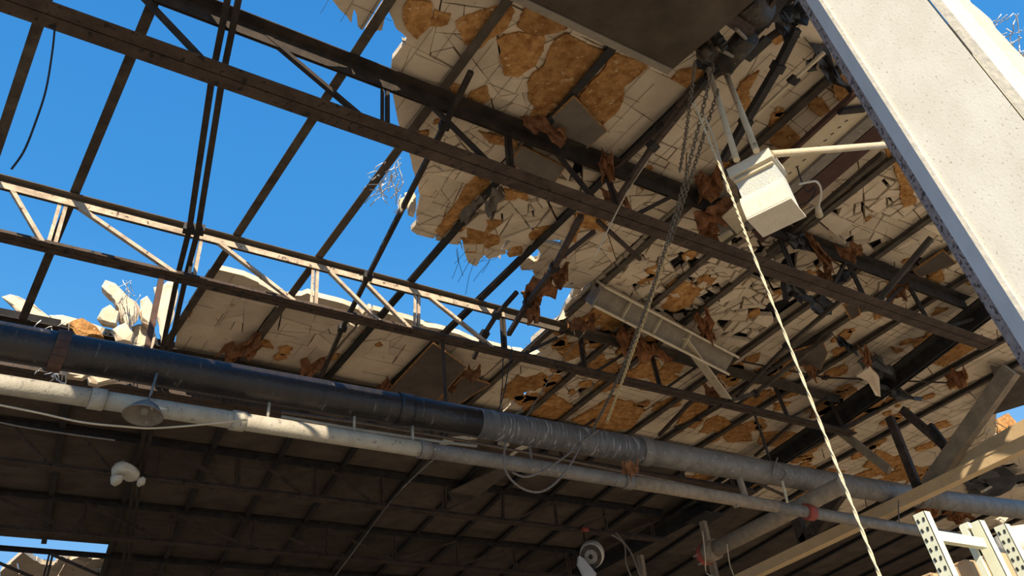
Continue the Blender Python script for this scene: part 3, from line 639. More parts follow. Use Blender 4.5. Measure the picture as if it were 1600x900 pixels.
# the flange folds back; its shade is also put into a grey colour
bevel(ya, XC - .006, ya + .053, XC + .0265, 'shaded_flange', 'greyshadepaint')
bevel(ya + .053, XC + .0265, ya + .086, XC + .046, 'rusty_edge', 'rustedge')
MB().box((XC + .03, yb - .004, FLOOR), (XC + .05, yb + .004, ZT)).build('dark_joint', 'hole', cl)
MB().box((XC - .002, yb - .030, FLOOR), (XC + .22, yb - .003, ZT)).build('side_flange', 'lampwhite', cl)
# slab of deck hanging behind the column
sl = thing('hanging_gypsum_slab', (3.6, .7, 2.6), 'sunlit cream gypsum slab hanging upright behind the white column at the top right corner', 'roof slab')
sp = [(1440, -60), (1505, -25), (1517, 4), (1532, 16), (1548, 30), (1556, 44), (1571, 60), (1584, 74), (1600, 90), (1640, 128), (1660, 300), (1600, 230)]
sn = V((-.62, -.76, -.08)).normalized(); sc_ = sn.dot(pX(1540, 60, 4.0))
def onslab(x, y, k=1.0): d = ray(x, y); return d * (sc_ * k / sn.dot(d))
pl = [onslab(x, y) for x, y in sp]
MB().plate(pl, .06, -sn).build('slab', 'gypsum', sl)
mb = MB()
for k in range(14):
    x0, y0 = 1490 + k * 14 - 30, -10 + k * 15
    mb.bar(onslab(x0, y0, .997), onslab(x0 + 60, y0 + 46, .997), .009, .006)
tag(mb.build('wire_mesh', 'wire', sl), 'mesh wires on the slab', kind='stuff')

# ================================================================ SHEET METAL DUCT, HOIST, WHITE BOX
dt = thing('sheet_metal_duct', (2.6, 1.7, 3.9), 'dark brown sheet metal duct with a dented underside hanging at the top', 'duct')
mb = MB(); nx, ny = 16, 8; X0, X1, Yd0, Yd1 = 1.55, 3.19, 1.05, 2.13
def dent(x, y): return -.06 * math.exp(-((x - 2.95) / .22) ** 2 - ((y - 1.75) / .2) ** 2) + .09 * math.exp(-((x - 2.75) / .09) ** 2 - ((y - 1.45) / .35) ** 2)
gr = [(X0 + (X1 - X0) * i / nx, Yd0 + (Yd1 - Yd0) * j / ny) for j in range(ny + 1) for i in range(nx + 1)]
mb.add([(x + (.13 * (1 - (y - Yd0) / (Yd1 - Yd0)) if x > 3.1 else 0), y, 3.9 + dent(x, y)) for x, y in gr] , [(j * (nx + 1) + i, j * (nx + 1) + i + 1, (j + 1) * (nx + 1) + i + 1, (j + 1) * (nx + 1) + i) for j in range(ny) for i in range(nx)])
o = mb.build('underside', 'duct', dt)
for p in o.data.polygons: p.use_smooth = True
MB().box((X0, Yd1 - .005, 3.9), (X1, Yd1 + .012, 4.32)).build('side_panel', 'duct', dt)
MB().box((X0, Yd0 - .012, 3.9), (X1 + .12, Yd0, 4.32)).build('side_panel', 'duct', dt)
MB().plate([(X1, Yd1, 3.9), (X1 + .13, Yd0, 3.9), (X1 + .13, Yd0, 4.32), (X1, Yd1, 4.32)], .01, V((1, 0, 0))).build('end_panel', 'duct', dt)
MB().box((X0, Yd0, 4.31), (X1 + .1, Yd1, 4.33)).build('top_panel', 'duct', dt)
MB().bar(V((X0, Yd1 + .022, 3.895)), V((X1, Yd1 + .022, 3.895)), .05, .018).build('bottom_lip', 'ductlip', dt)
for xx in (1.8, 2.9): MB().tube([(xx, 1.6, 4.3), (xx, 1.6, 4.62)], .012, 6).build('hanger_rod', 'steel', dt)

ht = thing('hoist_motor', pz(1130, 60, 4.1), 'greasy broken hoist motor with gears beside the sheet metal duct', 'motor')
def cyl(p, d, r, h, n=18): d = V(d).normalized(); return MB().tube([V(p) - d * h / 2, V(p) + d * h / 2], r, n)
cyl(pz(1150, 78, 4.1), (.2, 1, .1), .085, .30).build('motor_body', 'motor', ht)
cyl(pz(1172, 8, 4.15), (1, .2, .1), .125, .24).build('drum', 'motor', ht)
g = cyl(pz(1118, 62, 4.05), (.5, -.8, .4), .085, .05, 22)
ax = V((.5, -.8, .4)).normalized(); d_, s_, u_ = frame(ax); c0 = pz(1118, 62, 4.05)
for k in range(14):
    a = k * 2 * math.pi / 14; q = c0 + (s_ * math.cos(a) + u_ * math.sin(a)) * .088
    g.bar(q - ax * .024, q + ax * .024, .018, .018, up=s_ * math.cos(a) + u_ * math.sin(a))
g.build('gear', 'dark', ht)
cyl(pz(1100, 80, 4.02), (.5, -.8, .4), .05, .07).build('pulley', 'motor', ht)
MB().plate([pz(1128, 28, 4.0), pz(1150, 24, 4.0), pz(1180, 42, 4.05), pz(1176, 62, 4.1), pz(1150, 50, 4.02), pz(1135, 40, 4.0)], .02).build('torn_cover', 'brownsteel', ht)
MB().plate([pz(1088, 48, 4.1), pz(1112, 30, 4.1), pz(1128, 70, 4.05), pz(1112, 98, 4.0), pz(1090, 92, 4.0)], .03).build('housing_plate', 'motor', ht)
MB().bar(pY(1090, 98, 2.3), pY(1140, 112, 2.3), .06, .06).build('bracket', 'plastic', ht)
MB().bar(pz(1165, 92, 4.2), pz(1200, 60, 4.2), .08, .03).build('chain_guide', 'dark', ht)
MB().bar(pz(1178, 42, 4.1), pz(1215, -10, 4.1), .03, .05).build('arm', 'brownsteel', ht)
MB().plate([pz(1180, 30, 4.3), pz(1205, -5, 4.3), pz(1235, -5, 4.3), pz(1200, 45, 4.3)], .02).build('back_plate', 'dark', ht)
for a in ((1150, 45, 1165, 60), (1120, 75, 1145, 88)): MB().tube([pz(a[0], a[1], 3.98), pz(a[2], a[3], 4.02)], .014, 6).build('bolt', 'ductlip', ht)

YB = 2.3
P0 = pY(1138, 266, YB); zt_ = P0.z; zb_ = pY(1178, 346, YB).z
P1 = pz(1200, 234, zt_); F0 = pz(1187, 371, zb_) - V((P0.x, P0.y, zb_))
hv = P1 - P0; hv.z = 0; wd = hv.length; hv.normalize()
nv = V((-hv.y, hv.x, 0))
if nv.dot(F0) < 0: nv = -nv
dp = max(.16, nv.dot(F0))
bx = thing('white_metal_box', P0, 'white sheet metal box hanging from two pale rods, sunlit with a shaded underside', 'metal box')
def bpt(u, v, z): return P0 * 1 + hv * (u * wd) + nv * (v * dp) + V((0, 0, (zb_ - zt_) * z))
def cub(u0, u1, v0, v1, z0, z1):
    return MB().add([bpt(u0, v0, z0), bpt(u1, v0, z0), bpt(u1, v1, z0), bpt(u0, v1, z0), bpt(u0, v0, z1), bpt(u1, v0, z1), bpt(u1, v1, z1), bpt(u0, v1, z1)],
                    [(0, 3, 2, 1), (4, 5, 6, 7), (0, 1, 5, 4), (1, 2, 6, 5), (2, 3, 7, 6), (3, 0, 4, 7)])
cub(0.03, .97, .12, 1, .10, .93).build('body', 'boxface', bx)
cub(-.03, 1.03, -.04, 1.04, -.02, .16).build('top_cap', 'lampwhite', bx)
cub(.02, .98, .02, .14, .22, .25).build('seam', 'cream', bx)
mb = MB(); pr = [(.12, .55), (.06, .60), (-.02, .68), (-.04, .74), (-.04, 1.0), (.2, 1.0)]
lf = [bpt(-.02, v, z) for v, z in pr]; rt = [bpt(1.02, v, z) for v, z in pr]; n = len(pr)
mb.add(lf + rt, [(i, (i + 1) % n, n + (i + 1) % n, n + i) for i in range(n)] + [tuple(range(n)), tuple(range(2 * n - 1, n - 1, -1))]); mb.build('bulged_apron', 'lampwhite', bx)
cub(-.02, 1.02, -.04, 1.02, .985, 1.02).build('bottom_tray', 'lampwhite', bx)
for i, (x, y) in enumerate(((1151, 250), (1182, 236))):
    q = pz(x, y, zt_); tpx = (1107, 108) if i == 0 else (1132, 108); zz = pY(*tpx, q.y).z
    tag(MB().tube([q, pY(*tpx, 2.3 + .0 * i)], .022, 10).build('hanging_rod', 'cream', bx), 'pale hanging rod')
q = pz(1205, 241, zt_ - .03); tag(MB().tube([q, pz(1390, 226, zt_ + .25)], .024, 10).build('side_rod', 'cream', bx), 'pale rod toward the column')
pg = thing('power_cord', pz(1262, 285, 3.9), 'short white power cord with a plug dangling right of the white box', 'cord')
MB().tube(smooth([tuple(pz(x, y, 3.9)) for x, y in ((1248, 288), (1262, 285), (1276, 284), (1283, 298), (1280, 318), (1278, 328))], 4), .010, 6).build('cord', 'lampwhite', pg)
MB().tube([pz(1278, 324, 3.9), pz(1280, 336, 3.9)], [.022, .034], 10).build('plug', 'cream', pg)
tubepx('cable', smooth([(1246, 262), (1252, 282), (1262, 300), (1272, 292), (1273, 302), (1262, 316), (1245, 322)], 4), [4.0] * 25, .007, 'blackcable', 'looped black cord hanging behind the right side of the white box', 'cord', 6, by='z')

ch = thing('slotted_channel', pz(1290, 230, 4.25), 'long slotted cream steel channel with a dark brown strip behind the white box', 'channel')
def strip(u0, v0, u1, v1, l0, m0, l1, m1, z, t, name, m):
    a, b, c, d = pz(u0, v0, z), pz(u1, v1, z), pz(l1, m1, z), pz(l0, m0, z)
    return MB().plate([a, b, c, d], t, V((0, 0, 1))).build(name, m, ch)
strip(1348, 137, 1128, 340, 1378, 166, 1152, 366, 4.25, .012, 'slotted_plate', 'cream')
strip(1348, 135, 1200, 271, 1350, 140, 1202, 275, 4.235, .04, 'top_lip', 'brownboard')
strip(1374, 168, 1165, 352, 1384, 180, 1172, 362, 4.22, .05, 'grey_lip', 'greypipe')
strip(1384, 182, 1175, 362, 1398, 202, 1190, 380, 4.26, .03, 'brown_strip', 'brownboard')
strip(1318, 172, 1310, 180, 1360, 166, 1350, 176, 4.20, .03, 'cross_tie', 'dark')
mb = MB()
for k in range(9):
    x, y = 1232 + k * 11, 272 - k * 10.2
    mb.bar(pz(x, y, 4.248), pz(x + 5, y - 3, 4.248), .008, .004)
mb.build('slots', 'hole', [c for c in ch.children if c.name.startswith('slotted_plate')][0])
tp = MB().plate([pz(1122, 372, 4.2), pz(1140, 362, 4.2), pz(1146, 366, 4.2), pz(1126, 380, 4.2)], .02).build('bent_tip', 'cream', ch)
tag(MB().plate([pz(1122, 350, 4.3), pz(1152, 336, 4.3), pz(1162, 352, 4.3), pz(1126, 372, 4.3)], .012).build('square_metal_plate', 'greypipe'), 'small grey metal plate left below the white box', 'plate')

fb = thing('fallen_beam', pz(1040, 510, 4.3), 'cream steel beam fallen askew under the deck with a leaning strut', 'beam')
p, q = pz(930, 458, 4.44), pz(1140, 567, 4.26); upv = V((.45, -.62, .45))
mb = MB(); d, s, u = frame(q - p, upv)
for b0_ in (-.122, .098): mb.prism([(-.085, b0_), (.085, b0_), (.085, b0_ + .024), (-.085, b0_ + .024)], p, q, upv)
mb.build('flanges', 'cream', fb)
MB().prism([(-.01, -.1), (.01, -.1), (.01, .1), (-.01, .1)], p, q, upv).build('web', 'ductlip', fb)  # shade of the recess put into the darker web colour
for k in (.2, .42, .64): 
    c = p + (q - p) * k; MB().bar(c - u * .09, c + u * .09, .1, .012, up=d).build('stiffener', 'cream', fb)
MB().plate([p - s * .07 - u * .12, p + s * .07 - u * .12, p + s * .07 + u * .06, p - s * .07 + u * .06], .015).build('end_plate', 'greypipe', fb)
MB().bar(pz(1066, 528, 4.33), pz(1135, 622, 4.03), .14, .012, up=V((.7, .5, -.5))).build('leaning_strut', 'cream', fb)

# ================================================================ HANGING BOARDS AND TORN FIBRE
def board(px, zs, label, m='greyboard', t=.016, edge=True):
    pts = [pz(x, y, z) for (x, y), z in zip(px, zs)]
    o = thing('hanging_formboard', pts[0], label, 'board', 'formboards hanging under the deck')
    MB().plate(pts, t, V((.1, .1, 1))).build('panel', m, o)
    if edge:
        mb = MB()
        for p, q in zip(pts, pts[1:] + pts[:1]): mb.bar(p + V((0, 0, .01)), q + V((0, 0, .01)), .014, .018)
        tag(mb.build('torn_edge', 'fiber', o), 'torn brown edge')
    return o
board([(897, 152), (947, 205), (918, 231), (886, 229), (858, 188)], [4.5, 4.52, 4.52, 4.54, 4.54], 'grey formboard square above the near truss beside orange fibre')
board([(800, 252), (816, 229), (882, 262), (862, 291), (824, 277)], [4.5, 4.52, 4.5, 4.5, 4.5], 'sooty formboard square just below the near top chord')
board([(677, 537), (728, 574), (682, 627), (606, 612)], [4.50, 4.42, 4.40, 4.50], 'big sooty formboard panel hanging over the black pipe', 'board')
board([(724, 588), (766, 601), (714, 633), (686, 627)], [4.52, 4.52, 4.42, 4.44], 'small sooty formboard corner right of the big hanging panel', 'board')
board([(1240, 550), (1286, 536), (1293, 552), (1282, 578), (1250, 572)], [4.40, 4.40, 4.38, 4.36, 4.38], 'dark ragged formboard scrap right of the hanging rope', 'board')
board([(1318, 478), (1340, 474), (1345, 492), (1330, 500)], [4.52, 4.52, 4.44, 4.44], 'small brown edged board scrap under the near bottom chord', 'board')
board([(1428, 424), (1474, 392), (1494, 412), (1440, 432)], [4.52] * 4, 'dark formboard wedge against the white column edge', 'board')
board([(1548, 572), (1600, 584), (1625, 600), (1610, 630), (1538, 652), (1560, 610)], [4.45, 4.45, 4.45, 4.4, 4.4, 4.4], 'dark brown panel under the column foot beside the small sky patch', 'board', edge=False)
board([(700, 770), (800, 722), (812, 728), (770, 758), (716, 800)], [4.42, 4.42, 4.36, 4.36, 4.38], 'long dark sagging panel under the sooty ceiling below the pale pipe', 'board', edge=False)

def shred(px, zs, label, seed, m='rustfiber', amp=.05, n=7, group='torn fibreboard shreds under the roof', name='torn_fiberboard'):
    rnd = random.Random(seed)
    a, b, c, d = [pz(x, y, z) for (x, y), z in zip(px, zs)]
    vs = []; L = ((a - b).length + (b - c).length) / 2; am = min(amp, L * .3)
    for j in range(n + 1):
        for i in range(n + 1):
            u, v = i / n, j / n
            p = (a * (1 - u) + b * u) * (1 - v) + (d * (1 - u) + c * u) * v
            eg = (i in (0, n)) or (j in (0, n))
            jit = L / n * (.42 if eg else .22)
            vs.append(p + V((rnd.uniform(-jit, jit), rnd.uniform(-jit, jit), rnd.uniform(-am, am) + am * math.sin(u * 9 + seed) * math.cos(v * 7))))
    mb = MB(); t = V((.004, .004, .014)); o = len(vs)
    mb.v = vs + [p + t for p in vs]
    fc = [(j * (n + 1) + i, j * (n + 1) + i + 1, (j + 1) * (n + 1) + i + 1, (j + 1) * (n + 1) + i) for j in range(n) for i in range(n)]
    rim = [i for i in range(n + 1)] + [j * (n + 1) + n for j in range(1, n + 1)] + [n * (n + 1) + i for i in range(n - 1, -1, -1)] + [j * (n + 1) for j in range(n - 1, 0, -1)]
    mb.f = fc + [tuple(i + o for i in reversed(f)) for f in fc] + [(rim[k], rim[(k + 1) % len(rim)], rim[(k + 1) % len(rim)] + o, rim[k] + o) for k in range(len(rim))]
    ob = mb.build(name, m); return tag(ob, label, 'fibreboard' if m in ('rustfiber', 'fiber') else 'sheeting', group)
SH = [
 ([(812, 178), (885, 205), (882, 226), (818, 192)], 4.48, 'crumpled rusty fibre on the near top chord left of the grey square board'),
 ([(936, 242), (958, 242), (960, 282), (938, 284)], 4.42, 'brown fibre wad hanging on the near top chord at a strut'),
 ([(1086, 272), (1126, 268), (1130, 302), (1092, 316)], 4.52, 'bushy orange fibre clump left of the white box'),
 ([(1084, 332), (1140, 312), (1160, 335), (1095, 368)], 4.40, 'dark rusty fibre sheet below the white box at its left'),
 ([(1088, 352), (1112, 330), (1128, 380), (1102, 384)], 4.38, 'torn fibre strip hanging under the near top chord below the orange clump'),
 ([(940, 298), (978, 306), (985, 322), (945, 316)], 4.36, 'brown fibre flap between the near truss chords'),
 ([(812, 455), (850, 428), (872, 452), (832, 490)], 4.40, 'ragged rusty fibre dangling into the sky hole tip'),
 ([(824, 480), (846, 462), (842, 500), (822, 508)], 4.30, 'lower tail of rusty fibre dangling at the sky hole tip'),
 ([(855, 418), (890, 420), (882, 446), (858, 444)], 4.40, 'small brown fibre flap above the sky hole tip'),
 ([(1258, 366), (1272, 372), (1306, 412), (1292, 424)], 4.35, 'pale orange fibre sheet standing up under the white box to its right'),
 ([(1306, 388), (1345, 380), (1348, 400), (1318, 408)], 4.42, 'brown fibre fringe right of the standing orange sheet'),
 ([(1275, 425), (1300, 420), (1302, 440), (1280, 442)], 4.30, 'bright orange fibre scrap below the standing sheet'),
 ([(985, 528), (1020, 538), (1052, 562), (995, 560)], 4.38, 'rusty fibre shelf over the second truss beside the brass chain'),
 ([(955, 520), (992, 515), (1000, 548), (975, 552)], 4.42, 'rusty fibre fold over the second truss left of the brass chain'),
 ([(886, 504), (930, 500), (926, 514), (892, 514)], 4.46, 'dry brown fibre strip lying along the second top chord'),
 ([(1088, 498), (1110, 490), (1118, 532), (1100, 535)], 4.42, 'brown fibre curl right of the fallen cream beam'),
 ([(1100, 605), (1128, 598), (1140, 620), (1106, 630)], 4.25, 'dark fibre bundle by the foot of the leaning cream strut'),
 ([(1345, 548), (1362, 550), (1362, 574), (1350, 572)], 4.25, 'orange fibre scrap on the black hanging plastic'),
 ([(1255, 574), (1276, 574), (1274, 594), (1262, 582)], 4.30, 'brown fibre tail below the dark scrap right of the rope'),
 ([(1380, 452), (1420, 440), (1416, 462), (1386, 470)], 4.40, 'orange fibre sheet by the black struts near the column'),
 ([(1478, 588), (1512, 578), (1510, 602), (1484, 606)], 4.35, 'rusty fibre patch hanging off the main girder'),
 ([(340, 552), (405, 522), (412, 546), (362, 566)], 4.52, 'wrinkled brown fibre at the foot of the first cream deck panel'),
 ([(470, 572), (512, 556), (505, 580), (470, 590)], 4.52, 'wrinkled brown fibre at the foot of the second cream deck panel'),
 ([(590, 605), (612, 594), (606, 610), (588, 612)], 4.52, 'small brown fibre at the foot of the third cream deck panel'),
 ([(1470, 802), (1500, 785), (1524, 806), (1494, 820)], 4.56, 'big torn orange fibre piece behind the pale rack posts'),
 ([(1428, 786), (1470, 780), (1466, 806), (1436, 814)], 4.56, 'dark brown board scrap left of the big torn orange piece'),
 ([(975, 722), (1000, 728), (990, 742), (972, 740)], 3.05, 'brown fibre wad lying on the grey part of the pale pipe'),
 ([(725, 578), (752, 578), (748, 592), (722, 592)], 4.50, 'tan crumpled wad on the board corner above the black pipe'),
 ([(700, 604), (714, 604), (712, 612), (700, 612)], 4.46, 'small tan crumpled wad beside the board corner')]
for i, (px, z, lab) in enumerate(SH): shred(px, [z, z - .02, z - .10, z - .08], lab, 500 + i)
BS = 'black sheeting hanging under the deck'
for i, (px, z, lab) in enumerate([
 ([(1300, 524), (1322, 532), (1340, 552), (1322, 548)], 4.40, 'black plastic strip at the top of the hanging sheeting'),
 ([(1340, 556), (1372, 552), (1404, 592), (1358, 590)], 4.35, 'wide black plastic sheet hanging right of the rope'),
 ([(1372, 602), (1402, 602), (1442, 624), (1396, 624)], 4.25, 'black plastic tail resting against the main girder'),
 ([(1214, 420), (1250, 438), (1262, 470), (1226, 470)], 4.35, 'scorched black sheet under the near bottom chord left of the struts'),
 ([(1278, 440), (1330, 420), (1322, 440), (1290, 452)], 4.30, 'scorched black sheet tangled behind the near truss struts'),
 ([(1262, 468), (1300, 468), (1300, 494), (1272, 490)], 4.32, 'scorched black flap below the near bottom chord'),
 ([(1230, 362), (1275, 372), (1268, 392), (1236, 386)], 4.40, 'scorched black flap just under the white box'),
 ([(1236, 50), (1268, 40), (1300, 100), (1262, 108)], 4.66, 'loose black roofing sheet showing through the broken deck beside the column'),
 ([(1203, 20), (1250, -4), (1264, 30), (1225, 62)], 4.45, 'black sheet hanging behind the greasy hoist motor'),
 ([(1256, 62), (1290, 78), (1332, 150), (1292, 118)], 4.55, 'black flap along the white column edge near the thin cream conduit'),
 ([(1496, 752), (1560, 732), (1606, 748), (1535, 786)], 4.54, 'black sheet sagging over the grey pipe end at the right border'),
 ([(768, 289), (786, 302), (770, 342), (756, 330)], 4.40, 'curled dark strip hanging from the rip under the near truss'),
 ([(752, 306), (760, 312), (728, 346), (718, 340)], 4.46, 'dark curled flap along the brown rip left of the curled strip')]):
    shred(px, [z, z, z - .08, z - .06], lab, 700 + i, 'plastic' if i < 11 else 'greyboard', .04, 5, BS if i < 11 else 'curled board strips', 'black_sheeting' if i < 11 else 'curled_board')
tag(MB().plate([pz(1360, 572, 4.30), pz(1374, 590, 4.25), pz(1376, 620, 4.15), pz(1368, 618, 4.15), pz(1356, 596, 4.25), pz(1338, 588, 4.3)], .04).build('hanging_gypsum_piece', 'gypsum'), 'curved cream gypsum piece hanging beside the black plastic sheet', 'slab piece')

# ================================================================ BROKEN PIECES AT THE HOLE'S EDGE
def lump(px, Y, t, label, seed, m='gypsum'):
    rnd = random.Random(seed); px = ragged(px, 2.2, 9, rnd); pts = [pY(x, y, Y) for x, y in px]; n = len(pts)
    c = sum(pts, V((0, 0, 0))) / n; d = V((.25, 1, .1)).normalized() * t
    mb = MB(); rings = []
    for k, (sc, off) in enumerate(((.82, -.5), (1, -.3), (1.0, .3), (.8, .5))):
        rings.append([c + (p - c) * (sc * rnd.uniform(.93, 1.07)) + d * (off + rnd.uniform(-.12, .12)) for p in pts])
    mb.v = [p for r in rings for p in r]
    mb.f = [(k * n + i, k * n + (i + 1) % n, (k + 1) * n + (i + 1) % n, (k + 1) * n + i) for k in range(3) for i in range(n)] + [tuple(range(n)), tuple(range(3 * n, 4 * n))]
    return tag(mb.build('broken_slab_piece', m), label, 'slab piece', 'broken slab pieces at the edge of the sky hole')
LM = [([(157, 452), (166, 443), (180, 446), (196, 462), (218, 482), (214, 503), (199, 522), (186, 500), (178, 474)], 7.6, .16, 'tall white broken lump above the black pipe at left, topmost of the heap'),
 ([(152, 500), (160, 486), (172, 478), (188, 490), (182, 512), (160, 507)], 7.5, .12, 'rounded white lump at the left side of the heap above the black pipe'),
 ([(218, 472), (230, 468), (241, 486), (244, 504), (234, 514), (220, 504)], 7.6, .14, 'upright white lump at the right side of the heap above the black pipe'),
 ([(174, 518), (198, 508), (212, 524), (206, 540), (180, 536)], 7.4, .12, 'low white lump at the bottom of the heap above the black pipe'),
 ([(206, 510), (238, 502), (244, 528), (238, 548), (206, 540)], 7.7, .06, 'flat shaded cream piece in the heap beside the brown hanger'),
 ([(240, 452), (262, 440), (278, 442), (272, 492), (252, 540), (246, 500)], 7.8, .06, 'long pale slab strip standing behind the brown hanger'),
 ([(6, 466), (14, 461), (30, 466), (54, 478), (78, 497), (60, 506), (36, 494), (18, 478)], 8.3, .07, 'long white tipped slab lying at the far left above the black pipe'),
 ([(78, 496), (98, 494), (122, 500), (124, 512), (104, 514), (86, 508)], 8.1, .10, 'flat pale piece in the row above the black pipe, left'),
 ([(118, 504), (148, 508), (164, 514), (160, 526), (136, 522), (116, 514)], 8.0, .10, 'flat pale piece in the row above the black pipe, right'),
 ([(-6, 488), (8, 486), (12, 494), (0, 498)], 8.2, .08, 'tiny pale piece at the left border above the black pipe'),
 ([(97, 578), (102, 570), (122, 572), (142, 576), (140, 586), (128, 592), (104, 590)], 6.5, .10, 'white broken lump caught under the black pipe at left'),
 ([(140, 578), (190, 586), (180, 598), (152, 604), (140, 600), (136, 588)], 6.7, .10, 'shaded cream lump under the black pipe right of the white one'),
 ([(632, 302), (646, 300), (650, 318), (646, 338), (638, 336)], 4.75, .05, 'small grey slab scrap dangling at the left edge of the torn deck'),
 ([(624, 312), (632, 308), (634, 326), (626, 330)], 4.7, .04, 'tiny sunlit scrap dangling left of the grey slab scrap')]
for i, (px, Y, t, lab) in enumerate(LM): lump(px, Y, t, lab, 900 + i)
lump([(104, 508), (128, 500), (150, 512), (162, 530), (120, 528)], 7.9, .10, 'orange fibre lump behind the brown strap on the black pipe', 950, 'fiber')
tag(lump([(872, 500), (884, 472), (900, 446), (914, 440), (906, 468), (892, 494)], 5.75, .03, 'grey upright gypsum slab edge at the tip of the sky hole', 951), 'grey upright gypsum slab edge at the tip of the sky hole')

# ================================================================ ROPE, CHAINS, WIRES
YR = 2.2
def twisted(pts, r, name, m, parent=None, n=7, turns=26):
    pts = [V(p) for p in pts]; L = sum((b - a).length for a, b in zip(pts, pts[1:]))
    mb = MB(); k = max(20, int(L / .022)); path = []
    for i in range(k + 1):
        t = i / k * (len(pts) - 1); j = min(int(t), len(pts) - 2); path.append(pts[j].lerp(pts[j + 1], t - j))
    d, s, u = frame(pts[-1] - pts[0])
    for ph in (0, math.pi):
        mb.tube([p + (s * math.cos(i * .85 + ph) + u * math.sin(i * .85 + ph)) * r * .55 for i, p in enumerate(path)], r * .62, 5)
    return mb.build(name, m, parent)
rp = [pY(x, y, YR) for x, y in ((1084, 160), (1137, 290), (1172, 385), (1285, 670), (1392, 945))]
o = twisted(rp, .0078, 'rope', 'rope'); tag(o, 'long pale twisted rope hanging straight down from the hoist past the long pipe', 'rope')
def chain(pa, pb, label, segs, link=.045, wire=.0055, sag=.10):
    t = thing('hanging_chain', pa, label, 'chain', 'hanging chains')
    L = (pb - pa).length; n = int(L / (link * .72)); 
    def at(u): return pa.lerp(pb, u) + V((0, 0, -sag * 4 * u * (1 - u)))
    for (u0, u1, m) in segs:
        mb = MB()
        for i in range(int(n * u0), int(n * u1)):
            c = at((i + .5) / n); d = (at(min(1, (i + 1) / n)) - at(i / n)).normalized(); _, s, u = frame(d)
            a = s if i % 2 else u
            ring = [c + d * (math.cos(k * math.pi / 4) * link * .5) + a * (math.sin(k * math.pi / 4) * link * .30) for k in range(8)]
            mb.tube(ring + ring[:1], wire, 4, False)
        mb.sm = True; mb.build('chain_links', m, t)
    return t
chain(pz(1115, 98, 4.1), pY(925, 672, 5.72), 'dull steel chain swooping from the hoist to the black pipe, left strand', [(0, 1, 'chain')], sag=.22)
chain(pz(1122, 140, 4.05), pY(948, 660, 5.72), 'chain with sunlight painted gold into its lower half swooping from the hoist to the grey pipe', [(0, .38, 'chain'), (.38, 1, 'sungold')], sag=.05)  # gold links paint in the sunlight on the lower half
chain(pz(1086, 96, 4.0), pz(1062, 268, 4.0), 'short dull chain hanging under the hoist bracket', [(0, 1, 'chain')], .04, .005, .02)
def wire(px, ds, label, r=.006, m='cable', by='Y', name='cable', k=6, group='loose cables'):
    if not isinstance(ds, (list, tuple)): ds = [ds] * len(px)
    pp = smooth([(x, y, d) for (x, y), d in zip(px, ds)], k)
    f = {'Y': pY, 'z': pz, 'X': pX}[by]
    return tag(MB().tube([f(x, y, d) for x, y, d in pp], r, 5).build(name, m), label, 'cable', group)
wire([(86, 40), (82, 80), (72, 140), (56, 190), (38, 235), (18, 264)], 3.62, 'thin dark cable curving down between the two left trusses', .006, 'blackcable')
wire([(800, 738), (822, 745), (850, 735), (885, 712), (910, 690), (935, 672)], 5.72, 'dusty cable loop hung from the grey pipe, upper loop', .010, 'cable')
wire([(790, 690), (788, 730), (808, 758), (838, 769), (864, 758), (890, 728), (905, 700), (912, 680)], 5.70, 'dusty cable loop hung from the grey pipe, lower loop', .010, 'cable')
wire([(-5, 632), (60, 645), (130, 660), (200, 667), (240, 669), (310, 664), (385, 656)], 5.75, 'sagging pale wire below the pale pipe at left', .007, 'cream')
wire([(-5, 659), (40, 668), (120, 680), (180, 688)], 6.2, 'second sagging wire lower at the far left', .006, 'cable')
wire([(684, 712), (640, 752), (602, 795), (545, 872), (520, 905)], [6.0, 7.5, 9.95, 10.5, 10.8], 'thin guy wire running from the pale pipe to the dark truss', .007, 'cable', k=3)
wire([(1100, 180), (1118, 225), (1138, 300)], 2.3, 'thin pale cord beside the rope above the white box', .008, 'cream')
wire([(955, 835), (975, 850), (978, 880), (988, 905)], 9.5, 'dark cable pair drooping beside the floodlight, first', .014, 'cable')
wire([(962, 832), (985, 862), (998, 895), (1004, 908)], 9.5, 'dark cable pair drooping beside the floodlight, second', .014, 'cable')
wire([(1215, 715), (1206, 742), (1218, 752), (1228, 740), (1222, 730)], 5.75, 'bent dark cable ring under the grey pipe right of its middle', .010, 'cable')
wire([(1222, 752), (1226, 768), (1230, 785)], 5.75, 'short frayed pale rope end hanging from the cable ring', .016, 'rope')
wire([(1098, 830), (1102, 870), (1104, 895), (1120, 902)], 8.15, 'pale wire hanging over the red flange', .008, 'cream', by='X')
wire([(1136, 850), (1140, 880), (1146, 898)], 8.24, 'short frayed wire under the branch pipe', .007, 'cream', by='X')
wire([(1404, 782), (1404, 805), (1406, 820)], 5.6, 'tiny frayed cord hanging from the tan beam', .008, 'cable')
wire([(820, 655), (880, 560), (940, 490)], [6.3, 6.0, 5.6], 'thin straight wire crossing the second truss beside the sky hole', .006, 'cable')
wire([(1026, 232), (980, 300), (930, 400)], [3.3, 3.4, 3.5], 'thin pale wire crossing the near truss left of the chains', .006, 'cream')
wire([(786, 560), (785, 600), (782, 630)], 5.85, 'thin dark wire hanging behind the second bottom chord, left', .006, 'blackcable')
wire([(800, 545), (792, 590), (786, 620), (772, 660)], 5.8, 'thin dark wire hanging behind the second bottom chord, right', .006, 'blackcable')
wire([(1520, 650), (1560, 662), (1605, 690)], 7.0, 'thin black wire crossing the small sky patch at the right border', .008, 'blackcable')
